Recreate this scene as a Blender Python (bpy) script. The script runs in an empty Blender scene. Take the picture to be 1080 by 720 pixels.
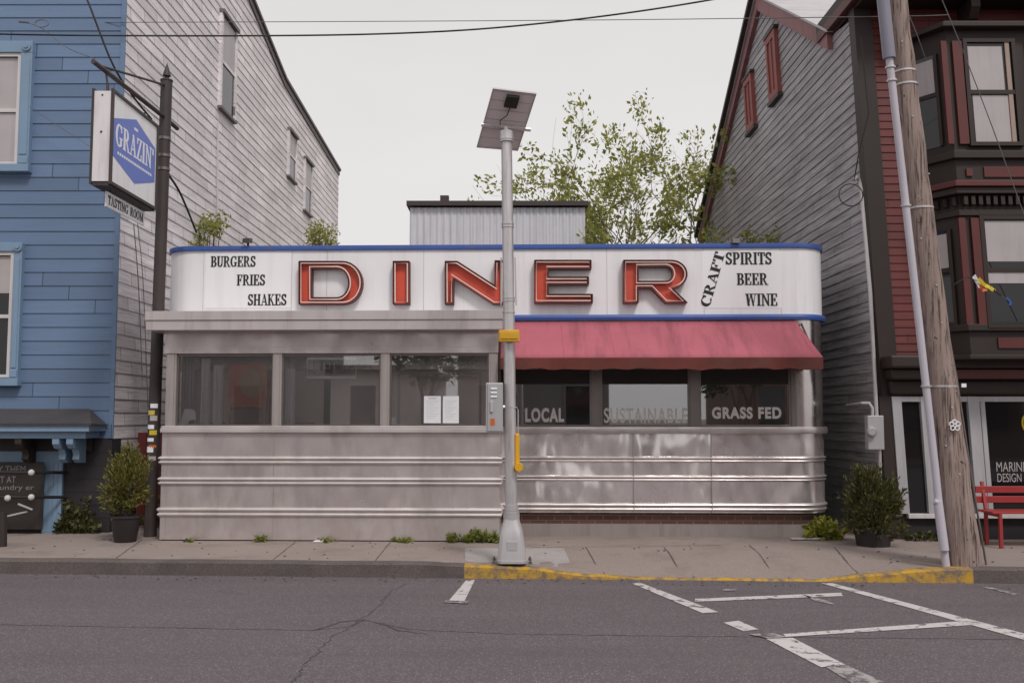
import bpy, bmesh, math, random
from mathutils import Vector, Matrix
random.seed(7)
R = math.radians
C = bpy.context.scene.collection
sc = bpy.context.scene

# ------------------------------------------------------------------ camera model
W_PX, H_PX, F_PX = 1080.0, 720.0, 1030.0
PITCH = R(4.4)
CAM = Vector((0.0, 0.0, 1.6))
FW = Vector((0, math.cos(PITCH), math.sin(PITCH)))
UP = Vector((0, -math.sin(PITCH), math.cos(PITCH)))
RT = Vector((1, 0, 0))

def ray(px, py):
    return FW + RT*((px-540)/F_PX) + UP*((360-py)/F_PX)
def at(px, py, Y):                      # point seen at a pixel, at depth Y
    d = ray(px, py); return CAM + d*(Y/d.y)
def gnd(px, py, z=0.0):                 # point seen at a pixel, on a level plane
    d = ray(px, py); return CAM + d*((z-CAM.z)/d.z)
def hit(px, py, p, n):
    d = ray(px, py); n = Vector(n)
    return CAM + d*((Vector(p)-CAM).dot(n)/d.dot(n))

# ------------------------------------------------------------------ mesh builder
WORLD = {}
class MB:
    def __init__(s): s.v = []; s.f = []
    def add(s, vs, fs):
        b = len(s.v); s.v += [Vector(p) for p in vs]; s.f += [tuple(i+b for i in f) for f in fs]
    def box(s, x0, x1, y0, y1, z0, z1):
        s.add([(x0,y0,z0),(x1,y0,z0),(x1,y1,z0),(x0,y1,z0),(x0,y0,z1),(x1,y0,z1),(x1,y1,z1),(x0,y1,z1)],
              [(0,3,2,1),(4,5,6,7),(0,1,5,4),(1,2,6,5),(2,3,7,6),(3,0,4,7)])
    def hexa(s, a, b):                  # two matching quads (front a, back b)
        s.add(list(a)+list(b), [(0,1,2,3),(7,6,5,4),(0,4,5,1),(1,5,6,2),(2,6,7,3),(3,7,4,0)])
    def quad(s, *p): s.add(p, [tuple(range(len(p)))])
    def bar(s, p0, p1, w, h, up=(0,0,1)):
        p0 = Vector(p0); p1 = Vector(p1); d = (p1-p0).normalized(); up = Vector(up)
        if abs(d.dot(up)) > .98: up = Vector((0,1,0))
        a = d.cross(up).normalized()*w/2; b = a.cross(d).normalized()*h/2
        s.hexa([p0-a-b, p0+a-b, p0+a+b, p0-a+b], [p1-a-b, p1+a-b, p1+a+b, p1-a+b])
    def tube(s, pts, r, n=10, closed=False):
        pts = [Vector(p) for p in pts]; m = len(pts)
        rs = r if isinstance(r, (list, tuple)) else [r]*m
        b = len(s.v); ref = None
        for i, p in enumerate(pts):
            if closed: d = pts[(i+1) % m]-pts[i-1]
            else: d = pts[min(i+1, m-1)]-pts[max(i-1, 0)]
            d.normalize()
            if ref is None:
                ref = d.orthogonal().normalized()
            else:
                ref = (ref - d*ref.dot(d))
                ref = ref.normalized() if ref.length > 1e-5 else d.orthogonal().normalized()
            q = d.cross(ref)
            for k in range(n):
                t = 2*math.pi*k/n
                s.v.append(p + (ref*math.cos(t)+q*math.sin(t))*rs[i])
        for i in range(m if closed else m-1):
            j = (i+1) % m
            for k in range(n):
                l = (k+1) % n
                s.f.append((b+i*n+k, b+i*n+l, b+j*n+l, b+j*n+k))
        if not closed:
            s.f.append(tuple(b+k for k in reversed(range(n))))
            s.f.append(tuple(b+(m-1)*n+k for k in range(n)))
    def lathe(s, c, prof, n=24):        # prof: (radius, z)
        c = Vector(c)
        s.tube_rings([[c+Vector((r*math.cos(2*math.pi*k/n), r*math.sin(2*math.pi*k/n), z)) for k in range(n)] for r, z in prof])
    def tube_rings(s, rings):
        n = len(rings[0]); b = len(s.v)
        for r in rings: s.v += [Vector(p) for p in r]
        for i in range(len(rings)-1):
            for k in range(n):
                l = (k+1) % n
                s.f.append((b+i*n+k, b+i*n+l, b+(i+1)*n+l, b+(i+1)*n+k))
        s.f.append(tuple(b+k for k in reversed(range(n))))
        s.f.append(tuple(b+(len(rings)-1)*n+k for k in range(n)))
    def sphere(s, c, r, n=10, m=6, sc3=(1,1,1)):
        c = Vector(c)
        prof = [(max(1e-4, math.sin(math.pi*i/m)), -math.cos(math.pi*i/m)) for i in range(m+1)]
        s.tube_rings([[c+Vector((r*q*math.cos(2*math.pi*k/n)*sc3[0], r*q*math.sin(2*math.pi*k/n)*sc3[1], r*z*sc3[2])) for k in range(n)] for q, z in prof])
    def sweep(s, path, prof, closed=False):
        """path: list of (x,y) plan points with outward normal to the right-hand side; prof: list of (out, z)"""
        n = len(path); b = len(s.v); m = len(prof)
        for i, p in enumerate(path):
            a = Vector(path[max(i-1,0)]); c = Vector(path[min(i+1,n-1)]); p = Vector(p)
            d1 = (p-a).normalized() if i else (c-p).normalized()
            d2 = (c-p).normalized() if i < n-1 else d1
            d = (d1+d2).normalized(); nn = Vector((d.y, -d.x)); k = 1/max(.3, nn.dot(Vector((d1.y,-d1.x))))
            for o, z in prof:
                q = p+nn*o*k; s.v.append(Vector((q.x, q.y, z)))
        for i in range(n-1):
            for j in range(m-1):
                s.f.append((b+i*m+j, b+(i+1)*m+j, b+(i+1)*m+j+1, b+i*m+j+1))
            if closed: s.f.append((b+i*m+m-1, b+(i+1)*m+m-1, b+(i+1)*m, b+i*m))
    def pquad(s, px, Y, t):             # four pixel corners on the plane at depth Y, t thick (away from street)
        a = [at(x, y, Y) for x, y in px]; b = [p+Vector((0, t, 0)) for p in a]
        s.hexa(a, b)
    def build(s, name, mat, parent=None, local=False, smooth=None, bevel=0, solid=0):
        me = bpy.data.meshes.new(name)
        vs = s.v
        if parent is not None and not local:
            inv = WORLD[parent.name].inverted(); vs = [inv @ p for p in vs]
        me.from_pydata([tuple(p) for p in vs], [], s.f)
        bm = bmesh.new(); bm.from_mesh(me)
        if not solid: bmesh.ops.recalc_face_normals(bm, faces=bm.faces)
        bm.to_mesh(me); bm.free()
        if smooth:
            me.polygons.foreach_set('use_smooth', [True]*len(me.polygons)); me.set_sharp_from_angle(angle=R(smooth))
        me.materials.append(mat)
        return link(name, me, parent, bevel, solid)

def build_split(mb, name, mat, parent, **kw):
    """every loose piece of the builder becomes a part of its own"""
    n = len(mb.v); par = list(range(n))
    def find(i):
        while par[i] != i: par[i] = par[par[i]]; i = par[i]
        return i
    for f in mb.f:
        for k in f[1:]: par[find(k)] = find(f[0])
    groups = {}
    for f in mb.f: groups.setdefault(find(f[0]), []).append(f)
    out = []
    for fs in groups.values():
        ids = sorted({i for f in fs for i in f}); mp = {j: k for k, j in enumerate(ids)}
        q = mb.__class__(); q.v = [mb.v[i].copy() for i in ids]; q.f = [tuple(mp[i] for i in f) for f in fs]
        out.append(q.build(name, mat, parent, **kw))
    return out

def link(name, me, parent=None, bevel=0, solid=0):
    o = bpy.data.objects.new(name, me); C.objects.link(o)
    if parent is not None:
        o.parent = parent; WORLD[o.name] = WORLD[parent.name]
    else: WORLD[o.name] = Matrix.Identity(4)
    if solid:
        m = o.modifiers.new('solid', 'SOLIDIFY'); m.thickness = solid; m.offset = 0
    if bevel:
        m = o.modifiers.new('bevel', 'BEVEL'); m.width = bevel; m.segments = 2; m.limit_method = 'ANGLE'; m.angle_limit = R(40)
    return o

def tag(o, label=None, cat=None, group=None, kind=None):
    if label: o['label'] = label
    if cat: o['category'] = cat
    if group: o['group'] = group
    if kind: o['kind'] = kind
    return o
def thing(name, label, cat, loc=(0,0,0), rz=0, group=None):
    o = bpy.data.objects.new(name, None); C.objects.link(o); o.empty_display_size = .2
    o.location = loc; o.rotation_euler = (0,0,rz)
    WORLD[o.name] = Matrix.Translation(Vector(loc)) @ Matrix.Rotation(rz, 4, 'Z')
    return tag(o, label, cat, group)
def dup(o, parent=None):
    c = o.copy(); C.objects.link(c); c.parent = parent
    for ch in list(o.children): dup(ch, c)
    return c

# ------------------------------------------------------------------ materials
def nodes(name):
    m = bpy.data.materials.new(name); m.use_nodes = True
    nt = m.node_tree; nt.nodes.clear()
    out = nt.nodes.new('ShaderNodeOutputMaterial'); b = nt.nodes.new('ShaderNodeBsdfPrincipled')
    nt.links.new(b.outputs[0], out.inputs[0])
    return m, nt, b
def N(nt, kind, **kw):
    n = nt.nodes.new(kind)
    for k, v in kw.items():
        if k in ('op',): n.operation = v
        elif hasattr(n, k): setattr(n, k, v)
        else: n.inputs[k].default_value = v
    return n
def mix(nt, fac, a, b, mode='MIX'):
    n = nt.nodes.new('ShaderNodeMix'); n.data_type = 'RGBA'; n.blend_type = mode
    for i, v in ((0, fac), (6, a), (7, b)):
        if hasattr(v, 'is_linked') or hasattr(v, 'links'): nt.links.new(v, n.inputs[i])
        elif i == 0: n.inputs[0].default_value = v
        else: n.inputs[i].default_value = (*v[:3], 1)
    return n.outputs[2]
def noise(nt, scale, detail=4, stretch=(1,1,1), rough=.55, coord='Object'):
    tc = nt.nodes.new('ShaderNodeTexCoord'); mp = nt.nodes.new('ShaderNodeMapping')
    mp.inputs['Scale'].default_value = stretch
    nt.links.new(tc.outputs[coord], mp.inputs[0])
    n = nt.nodes.new('ShaderNodeTexNoise'); n.inputs['Scale'].default_value = scale
    n.inputs['Detail'].default_value = detail; n.inputs['Roughness'].default_value = rough
    nt.links.new(mp.outputs[0], n.inputs['Vector'])
    return n.outputs['Fac']
def ramp(nt, sock, a, b, ca=(0,0,0), cb=(1,1,1)):
    r = nt.nodes.new('ShaderNodeValToRGB'); e = r.color_ramp.elements
    e[0].position = a; e[0].color = (*ca, 1); e[1].position = b; e[1].color = (*cb, 1)
    nt.links.new(sock, r.inputs[0]); return r.outputs[0]
def bump(nt, b, sock, strength=.3, dist=.01):
    n = nt.nodes.new('ShaderNodeBump'); n.inputs['Strength'].default_value = strength; n.inputs['Distance'].default_value = dist
    nt.links.new(sock, n.inputs['Height']); nt.links.new(n.outputs[0], b.inputs['Normal'])
def mat(name, col, rough=.6, metal=0, var=.15, vscale=3, dirt=None, dirt_amt=.5, dstretch=(6,6,.6), dscale=1.2,
        spots=0, bmp=0, bscale=60, spec=.5, coat=0):
    m, nt, b = nodes(name)
    lo = tuple(c*(1-var) for c in col); hi = tuple(min(1, c*(1+var)) for c in col)
    c = mix(nt, noise(nt, vscale, 5), lo, hi)
    if dirt:
        f = ramp(nt, noise(nt, dscale, 6, dstretch, .65), .48, .75)
        f2 = N(nt, 'ShaderNodeMath', op='MULTIPLY'); nt.links.new(f, f2.inputs[0]); f2.inputs[1].default_value = dirt_amt
        c = mix(nt, f2.outputs[0], c, dirt)
    if spots:
        f = ramp(nt, noise(nt, 22, 3), .72, .76)
        f2 = N(nt, 'ShaderNodeMath', op='MULTIPLY'); nt.links.new(f, f2.inputs[0]); f2.inputs[1].default_value = spots
        c = mix(nt, f2.outputs[0], c, dirt or tuple(x*.3 for x in col))
    nt.links.new(c, b.inputs['Base Color'])
    b.inputs['Roughness'].default_value = rough; b.inputs['Metallic'].default_value = metal
    b.inputs['Specular IOR Level'].default_value = spec; b.inputs['Coat Weight'].default_value = coat
    if bmp: bump(nt, b, noise(nt, bscale, 5), bmp, .006)
    return m

def board_mat(name, col, worn, exposure, along, amt=.5, lo=.45, hi=.7, z0=0.0, gloss=.6, seg=3.1):
    """painted clapboards: each board its own tone, paint worn in streaks along the board"""
    m, nt, b = nodes(name)
    tc = nt.nodes.new('ShaderNodeTexCoord'); sp = nt.nodes.new('ShaderNodeSeparateXYZ'); nt.links.new(tc.outputs['Object'], sp.inputs[0])
    za = N(nt, 'ShaderNodeMath', op='SUBTRACT'); nt.links.new(sp.outputs[2], za.inputs[0]); za.inputs[1].default_value = z0
    dv = N(nt, 'ShaderNodeMath', op='DIVIDE'); nt.links.new(za.outputs[0], dv.inputs[0]); dv.inputs[1].default_value = exposure
    fl = N(nt, 'ShaderNodeMath', op='FLOOR'); nt.links.new(dv.outputs[0], fl.inputs[0])
    ax = {'x':0,'y':1}[along]
    s1 = N(nt, 'ShaderNodeMath', op='MULTIPLY_ADD'); nt.links.new(fl.outputs[0], s1.inputs[0]); s1.inputs[1].default_value = .377 if seg > 1 else .4137; nt.links.new(sp.outputs[ax], s1.inputs[2])
    s2 = N(nt, 'ShaderNodeMath', op='DIVIDE'); nt.links.new(s1.outputs[0], s2.inputs[0]); s2.inputs[1].default_value = seg
    s3 = N(nt, 'ShaderNodeMath', op='FLOOR'); nt.links.new(s2.outputs[0], s3.inputs[0])
    cb = nt.nodes.new('ShaderNodeCombineXYZ'); nt.links.new(fl.outputs[0], cb.inputs[0]); nt.links.new(s3.outputs[0], cb.inputs[1])
    wn = nt.nodes.new('ShaderNodeTexWhiteNoise'); nt.links.new(cb.outputs[0], wn.inputs[0])
    c = mix(nt, wn.outputs[0], tuple(x*.84 for x in col), tuple(min(1,x*1.12) for x in col))
    st = (1.2, 9, 30) if along == 'x' else (9, 1.2, 30)
    f = ramp(nt, noise(nt, 1.0, 8, st, .7), lo, hi)
    fm = N(nt, 'ShaderNodeMath', op='MULTIPLY'); nt.links.new(f, fm.inputs[0]); fm.inputs[1].default_value = amt
    c = mix(nt, fm.outputs[0], c, worn)
    f = ramp(nt, noise(nt, .5, 5), .35, .75)
    fm = N(nt, 'ShaderNodeMath', op='MULTIPLY'); nt.links.new(f, fm.inputs[0]); fm.inputs[1].default_value = .25*amt+.08
    c = mix(nt, fm.outputs[0], c, tuple(x*.6 for x in worn))
    fr = N(nt, 'ShaderNodeMath', op='FRACT'); nt.links.new(s2.outputs[0], fr.inputs[0])
    lt = N(nt, 'ShaderNodeMath', op='LESS_THAN'); nt.links.new(fr.outputs[0], lt.inputs[0]); lt.inputs[1].default_value = .014/seg
    fm = N(nt, 'ShaderNodeMath', op='MULTIPLY'); nt.links.new(lt.outputs[0], fm.inputs[0]); fm.inputs[1].default_value = .75
    c = mix(nt, fm.outputs[0], c, tuple(x*.2 for x in worn))
    f = ramp(nt, noise(nt, 7, 9, (1,1,2.2), .8), .60, .64)
    fm = N(nt, 'ShaderNodeMath', op='MULTIPLY'); nt.links.new(f, fm.inputs[0]); fm.inputs[1].default_value = .55*amt
    c = mix(nt, fm.outputs[0], c, worn)
    nt.links.new(c, b.inputs['Base Color']); b.inputs['Roughness'].default_value = gloss
    bump(nt, b, noise(nt, 3, 8, st, .7), .35, .006)
    return m

def brick_mat(name, c1, c2, mortar, scale=1):
    m, nt, b = nodes(name)
    tc = nt.nodes.new('ShaderNodeTexCoord'); mp = nt.nodes.new('ShaderNodeMapping'); mp.inputs['Rotation'].default_value = (R(90),0,0)
    nt.links.new(tc.outputs['Object'], mp.inputs[0])
    t = nt.nodes.new('ShaderNodeTexBrick'); nt.links.new(mp.outputs[0], t.inputs[0])
    for k, v in (('Color1',c1),('Color2',c2),('Mortar',mortar)): t.inputs[k].default_value = (*v,1)
    t.inputs['Scale'].default_value = scale; t.inputs['Brick Width'].default_value = .22; t.inputs['Row Height'].default_value = .07; t.inputs['Mortar Size'].default_value = .007
    c = mix(nt, noise(nt, 5, 5), t.outputs[0], mortar, 'MULTIPLY'); c = mix(nt, .3, t.outputs[0], c)
    nt.links.new(c, b.inputs['Base Color']); b.inputs['Roughness'].default_value = .85
    bump(nt, b, t.outputs[1], -.5, .008)
    return m

def glass_mat(name, tint=(.8,.8,.8), refl=1.0, film=1.0):
    m = bpy.data.materials.new(name); m.use_nodes = True; nt = m.node_tree; nt.nodes.clear()
    out = nt.nodes.new('ShaderNodeOutputMaterial'); t = nt.nodes.new('ShaderNodeBsdfTransparent'); t.inputs[0].default_value = (*tint,1)
    g = nt.nodes.new('ShaderNodeBsdfGlossy'); g.inputs['Roughness'].default_value = .015; g.inputs[0].default_value = (1,1,1,1)
    fr = nt.nodes.new('ShaderNodeFresnel'); fr.inputs[0].default_value = 1.55
    ma = N(nt, 'ShaderNodeMath', op='MULTIPLY'); nt.links.new(fr.outputs[0], ma.inputs[0]); ma.inputs[1].default_value = refl; ma.use_clamp = True
    df = nt.nodes.new('ShaderNodeBsdfDiffuse'); df.inputs[0].default_value = (.5,.48,.47,1)
    mx0 = nt.nodes.new('ShaderNodeMixShader'); dm = noise(nt, 2.2, 6, (1,1,.5)); dr = ramp(nt, dm, .3, .8, (0.05*film,)*3, (.10*film,)*3)
    nt.links.new(dr, mx0.inputs[0]); nt.links.new(t.outputs[0], mx0.inputs[1]); nt.links.new(df.outputs[0], mx0.inputs[2])
    mx = nt.nodes.new('ShaderNodeMixShader'); nt.links.new(ma.outputs[0], mx.inputs[0]); nt.links.new(mx0.outputs[0], mx.inputs[1]); nt.links.new(g.outputs[0], mx.inputs[2])
    nt.links.new(mx.outputs[0], out.inputs[0])
    return m

def metal_panel(name, col, rough, metal, stain=.4, wav=.3, amp=.12, shine=.45):
    """sheet metal: oil-canned (gently dented) surface, water stains, scuffs with clear edges, brushed grain"""
    m, nt, b = nodes(name)
    c = mix(nt, noise(nt, 1.3, 6, (1,1,2), .6), tuple(x*.84 for x in col), tuple(min(1,x*1.12) for x in col))
    f = ramp(nt, noise(nt, 1.5, 5, (1.6,1.6,.6), .6), .48, .72)
    fm = N(nt, 'ShaderNodeMath', op='MULTIPLY'); nt.links.new(f, fm.inputs[0]); fm.inputs[1].default_value = stain
    c = mix(nt, fm.outputs[0], c, (.17,.135,.12))
    f = ramp(nt, noise(nt, 2.2, 5, (1.2,1.2,.5), .6), .56, .74)
    fm = N(nt, 'ShaderNodeMath', op='MULTIPLY'); nt.links.new(f, fm.inputs[0]); fm.inputs[1].default_value = stain*.55
    c = mix(nt, fm.outputs[0], c, (.13,.10,.09))
    f = ramp(nt, noise(nt, 16, 4, (1,1,1), .6), .76, .79)
    fm = N(nt, 'ShaderNodeMath', op='MULTIPLY'); nt.links.new(f, fm.inputs[0]); fm.inputs[1].default_value = stain*.5
    c = mix(nt, fm.outputs[0], c, (.12,.09,.08))
    nt.links.new(c, b.inputs['Base Color']); b.inputs['Metallic'].default_value = metal
    rr = nt.nodes.new('ShaderNodeMapRange'); nt.links.new(noise(nt, 1.6, 4, (1.5,1.5,.8), .55), rr.inputs[0]); rr.inputs[1].default_value = .3; rr.inputs[2].default_value = .7; rr.inputs[3].default_value = rough*.6; rr.inputs[4].default_value = rough*1.5
    nt.links.new(rr.outputs[0], b.inputs['Roughness'])
    n1 = nt.nodes.new('ShaderNodeBump'); n1.inputs['Strength'].default_value = wav; n1.inputs['Distance'].default_value = amp
    nt.links.new(noise(nt, 1.25, 2, (1,1,.7)), n1.inputs['Height'])
    n2 = nt.nodes.new('ShaderNodeBump'); n2.inputs['Strength'].default_value = .05; n2.inputs['Distance'].default_value = .004
    nt.links.new(noise(nt, 30, 3, (1,1,14)), n2.inputs['Height']); nt.links.new(n1.outputs[0], n2.inputs['Normal'])
    nt.links.new(n2.outputs[0], b.inputs['Normal'])
    g = nt.nodes.new('ShaderNodeBsdfGlossy'); nt.links.new(c, g.inputs[0]); g.inputs['Roughness'].default_value = .17; nt.links.new(n1.outputs[0], g.inputs['Normal'])
    mx = nt.nodes.new('ShaderNodeMixShader'); mr = nt.nodes.new('ShaderNodeMapRange'); nt.links.new(noise(nt, 1.1, 4, (1,1,.6)), mr.inputs[0]); mr.inputs[1].default_value = .35; mr.inputs[2].default_value = .65; mr.inputs[3].default_value = shine*.5; mr.inputs[4].default_value = min(1, shine*1.4)
    nt.links.new(mr.outputs[0], mx.inputs[0]); out = [n for n in nt.nodes if n.type == 'OUTPUT_MATERIAL'][0]
    nt.links.new(b.outputs[0], mx.inputs[1]); nt.links.new(g.outputs[0], mx.inputs[2]); nt.links.new(mx.outputs[0], out.inputs[0])
    return m

def leaf_mat(name, a, bcol, trans=.35):
    m, nt, b = nodes(name)
    oi = nt.nodes.new('ShaderNodeNewGeometry')
    c = mix(nt, oi.outputs['Random Per Island'], a, bcol)
    nt.links.new(c, b.inputs['Base Color']); b.inputs['Roughness'].default_value = .55
    tr = nt.nodes.new('ShaderNodeBsdfTranslucent'); nt.links.new(c, tr.inputs[0])
    mx = nt.nodes.new('ShaderNodeMixShader'); mx.inputs[0].default_value = trans
    out = [n for n in nt.nodes if n.type == 'OUTPUT_MATERIAL'][0]
    nt.links.new(b.outputs[0], mx.inputs[1]); nt.links.new(tr.outputs[0], mx.inputs[2]); nt.links.new(mx.outputs[0], out.inputs[0])
    return m

def asphalt_mat():
    m, nt, b = nodes('asphalt')
    c = mix(nt, noise(nt, .35, 6), (.108,.088,.098), (.158,.130,.143))
    c = mix(nt, ramp(nt, noise(nt, 55, 3), .38, .85), c, (.055,.046,.05))
    n2 = nt.nodes.new('ShaderNodeTexVoronoi'); n2.inputs['Scale'].default_value = 60
    tc = nt.nodes.new('ShaderNodeTexCoord'); nt.links.new(tc.outputs['Object'], n2.inputs['Vector'])
    sp = N(nt, 'ShaderNodeMath', op='LESS_THAN'); nt.links.new(n2.outputs['Distance'], sp.inputs[0]); sp.inputs[1].default_value = .32
    se = nt.nodes.new('ShaderNodeSeparateColor'); nt.links.new(n2.outputs['Color'], se.inputs[0])
    g = N(nt, 'ShaderNodeMath', op='GREATER_THAN'); nt.links.new(se.outputs[0], g.inputs[0]); g.inputs[1].default_value = .62
    pr = N(nt, 'ShaderNodeMath', op='MULTIPLY'); nt.links.new(sp.outputs[0], pr.inputs[0]); nt.links.new(g.outputs[0], pr.inputs[1])
    c = mix(nt, pr.outputs[0], c, (.26,.23,.235))
    f = ramp(nt, noise(nt, .8, 6, (.25,1.6,1)), .5, .75)
    fm = N(nt, 'ShaderNodeMath', op='MULTIPLY'); nt.links.new(f, fm.inputs[0]); fm.inputs[1].default_value = .35
    c = mix(nt, fm.outputs[0], c, (.055,.048,.05))
    f = ramp(nt, noise(nt, 1.3, 7, (1,1,1), .7), .62, .70)
    fm = N(nt, 'ShaderNodeMath', op='MULTIPLY'); nt.links.new(f, fm.inputs[0]); fm.inputs[1].default_value = .45
    c = mix(nt, fm.outputs[0], c, (.060,.050,.055))
    f = ramp(nt, noise(nt, 1.0, 6, (.12,2.4,1), .6), .55, .8)
    fm = N(nt, 'ShaderNodeMath', op='MULTIPLY'); nt.links.new(f, fm.inputs[0]); fm.inputs[1].default_value = .30
    c = mix(nt, fm.outputs[0], c, (.20,.168,.18))
    nt.links.new(c, b.inputs['Base Color']); b.inputs['Roughness'].default_value = .8
    bump(nt, b, noise(nt, 90, 3), .6, .008)
    return m

def concrete_mat(name, a, b_, stain, joint=None):
    m, nt, b = nodes(name)
    c = mix(nt, noise(nt, 1.1, 7), a, b_)
    f = ramp(nt, noise(nt, 1.4, 8, (1,1,1), .7), .50, .66)
    fm = N(nt, 'ShaderNodeMath', op='MULTIPLY'); nt.links.new(f, fm.inputs[0]); fm.inputs[1].default_value = .5
    c = mix(nt, fm.outputs[0], c, stain)
    f = ramp(nt, noise(nt, 13, 3), .70, .74)
    fm = N(nt, 'ShaderNodeMath', op='MULTIPLY'); nt.links.new(f, fm.inputs[0]); fm.inputs[1].default_value = .4
    c = mix(nt, fm.outputs[0], c, stain)
    c = mix(nt, ramp(nt, noise(nt, 70, 2), .4, .75), c, tuple(x*.75 for x in a))
    nt.links.new(c, b.inputs['Base Color']); b.inputs['Roughness'].default_value = .85
    bump(nt, b, noise(nt, 80, 4), .4, .005)
    return m

def worn_paint(name, col, under, lo=.5, hi=.58):
    m, nt, b = nodes(name)
    f = ramp(nt, noise(nt, 9, 9, (1,1,1), .75), lo, hi)
    c = mix(nt, noise(nt, 3, 5), tuple(x*.8 for x in col), col)
    c = mix(nt, f, c, under)
    nt.links.new(c, b.inputs['Base Color']); b.inputs['Roughness'].default_value = .75
    bump(nt, b, noise(nt, 60, 4), .4, .005)
    return m

def wood_pole_mat():
    m, nt, b = nodes('weathered_pole_wood')
    c = mix(nt, noise(nt, 1.5, 8, (7,7,.35), .75), (.12,.080,.066), (.50,.385,.345))
    c = mix(nt, ramp(nt, noise(nt, 2.2, 8, (14,14,.7), .7), .50, .62), c, (.05,.032,.026))
    f = ramp(nt, noise(nt, 14, 2), .70, .74); c = mix(nt, f, c, (.03,.022,.02))
    nt.links.new(c, b.inputs['Base Color']); b.inputs['Roughness'].default_value = .85
    bump(nt, b, noise(nt, 2.2, 8, (14,14,.7), .7), .9, .02)
    return m

M = {}
M['asphalt'] = asphalt_mat()
M['sidewalk'] = concrete_mat('sidewalk_concrete', (.265,.212,.192), (.36,.298,.272), (.14,.108,.095))
M['pad'] = concrete_mat('new_concrete', (.36,.33,.32), (.44,.41,.40), (.25,.22,.2))
M['curb'] = concrete_mat('old_curb_stone', (.085,.068,.064), (.17,.14,.132), (.05,.042,.04))
M['joint'] = mat('joint_dirt', (.10,.083,.075), .9, var=.4, vscale=8)
M['ground'] = mat('yard_dirt', (.16,.14,.11), .9, var=.4)
M['yellow_curb'] = worn_paint('worn_yellow_paint', (.52,.30,.03), (.17,.125,.09), .43, .58)
M['road_paint'] = worn_paint('worn_white_road_paint', (.60,.56,.56), (.11,.097,.1), .54, .60)
M['faint_paint'] = worn_paint('faded_white_road_paint', (.40,.37,.37), (.10,.09,.093), .46, .56)
M['crack'] = mat('tar_crack', (.070,.058,.064), .8, var=.4, vscale=6)
M['white_clap'] = board_mat('white_clapboard', (.84,.785,.80), (.42,.37,.375), .185, 'y', .75, .46, .7, seg=.93)
M['blue_clap'] = board_mat('blue_clapboard', (.140,.215,.345), (.105,.15,.235), .195, 'x', .35, z0=1.30)
M['grey_clap'] = board_mat('weathered_grey_clapboard', (.47,.445,.465), (.12,.108,.112), .138, 'y', .85, .42, .68)
M['red_clap'] = board_mat('dark_red_clapboard', (.150,.027,.024), (.065,.019,.018), .108, 'x', .5)
M['light_blue'] = mat('light_blue_trim', (.20,.30,.42), .5, var=.08, dirt=(.2,.22,.25), dirt_amt=.3)
M['charcoal'] = mat('charcoal_paint', (.026,.022,.026), .75, var=.25, bmp=.3)
M['dark_roof'] = mat('dark_shingle', (.055,.05,.055), .85, var=.3, bmp=.5, bscale=30)
M['dark_wood'] = mat('dark_brown_paint', (.028,.020,.018), .6, var=.2)
M['green_trim'] = mat('dark_maroon_trim', (.026,.0155,.012), .6, var=.2)
M['red_trim'] = mat('oxide_red_trim', (.105,.021,.018), .55, var=.2, dirt=(.08,.03,.03), dirt_amt=.5)
M['pale_red_trim'] = mat('faded_red_trim', (.30,.13,.135), .65, var=.2, dirt=(.12,.07,.07), dirt_amt=.6)
M['shutter_red'] = mat('faded_red_shutter', (.30,.085,.07), .65, var=.2, dirt=(.1,.05,.05), dirt_amt=.6)
M['roof_sheet'] = mat('pale_roof_sheet', (.46,.44,.45), .5, var=.15, dirt=(.22,.2,.2), dirt_amt=.5, dstretch=(1,4,1))
M['dark_glass'] = mat('dark_window_glass', (.012,.011,.012), .04, var=.1, spec=.6)
M['white_frame'] = mat('white_window_paint', (.62,.59,.58), .5, var=.06, dirt=(.35,.32,.3), dirt_amt=.35)
M['grey_frame'] = mat('grey_white_frame', (.42,.41,.43), .5, var=.1, dirt=(.22,.2,.2), dirt_amt=.5)
M['shade'] = mat('window_shade', (.44,.40,.41), .5, var=.12, dirt=(.3,.28,.28), dirt_amt=.5)
M['sash'] = mat('tan_sash', (.34,.25,.21), .6)
M['fascia'] = mat('white_enamel_fascia', (.84,.83,.845), .35, var=.035, vscale=1.2, dirt=(.5,.45,.43), dirt_amt=.28, dstretch=(7,7,.5), spots=.22)
M['fascia_patch'] = mat('repainted_patch', (.87,.865,.885), .4, var=.02, dirt=(.6,.56,.55), dirt_amt=.2)
M['blue_trim'] = mat('blue_enamel_trim', (.05,.11,.37), .35, var=.12, dirt=(.12,.12,.2), dirt_amt=.6, spots=.5)
M['panel_l'] = metal_panel('dull_aluminium_panel', (.66,.59,.58), .42, .55, .34, .5, .16, .28)
M['panel_r'] = metal_panel('stainless_panel', (.90,.84,.83), .40, .85, .24, .6, .22, .55)
M['panel_c'] = metal_panel('reflection_dark_curve', (.66,.61,.60), .30, .95, .35, .03, .04, .5)  # steel darkened in colour for the neighbouring building's dark reflection
M['rib_l'] = metal_panel('aluminium_rib', (.62,.57,.56), .50, .55, .3, .05, .05, .06)
M['rib_r'] = metal_panel('stainless_rib', (.64,.59,.58), .42, .85, .3, .06, .05, .14)
M['slab'] = mat('grey_roof_edge', (.52,.475,.47), .5, var=.12, dirt=(.3,.25,.23), dirt_amt=.55, metal=.2)
M['post'] = mat('aluminium_post', (.42,.375,.36), .45, .4, var=.15, dirt=(.2,.17,.15), dirt_amt=.5)
M['darkpost'] = mat('dark_steel_post', (.22,.19,.18), .35, .7, var=.2)
M['awning'] = mat('faded_red_awning', (.43,.125,.158), .8, var=.2, vscale=1.2, dirt=(.16,.055,.065), dirt_amt=.75, dstretch=(4,.6,.6), dscale=1.0, spec=.2)
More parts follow.
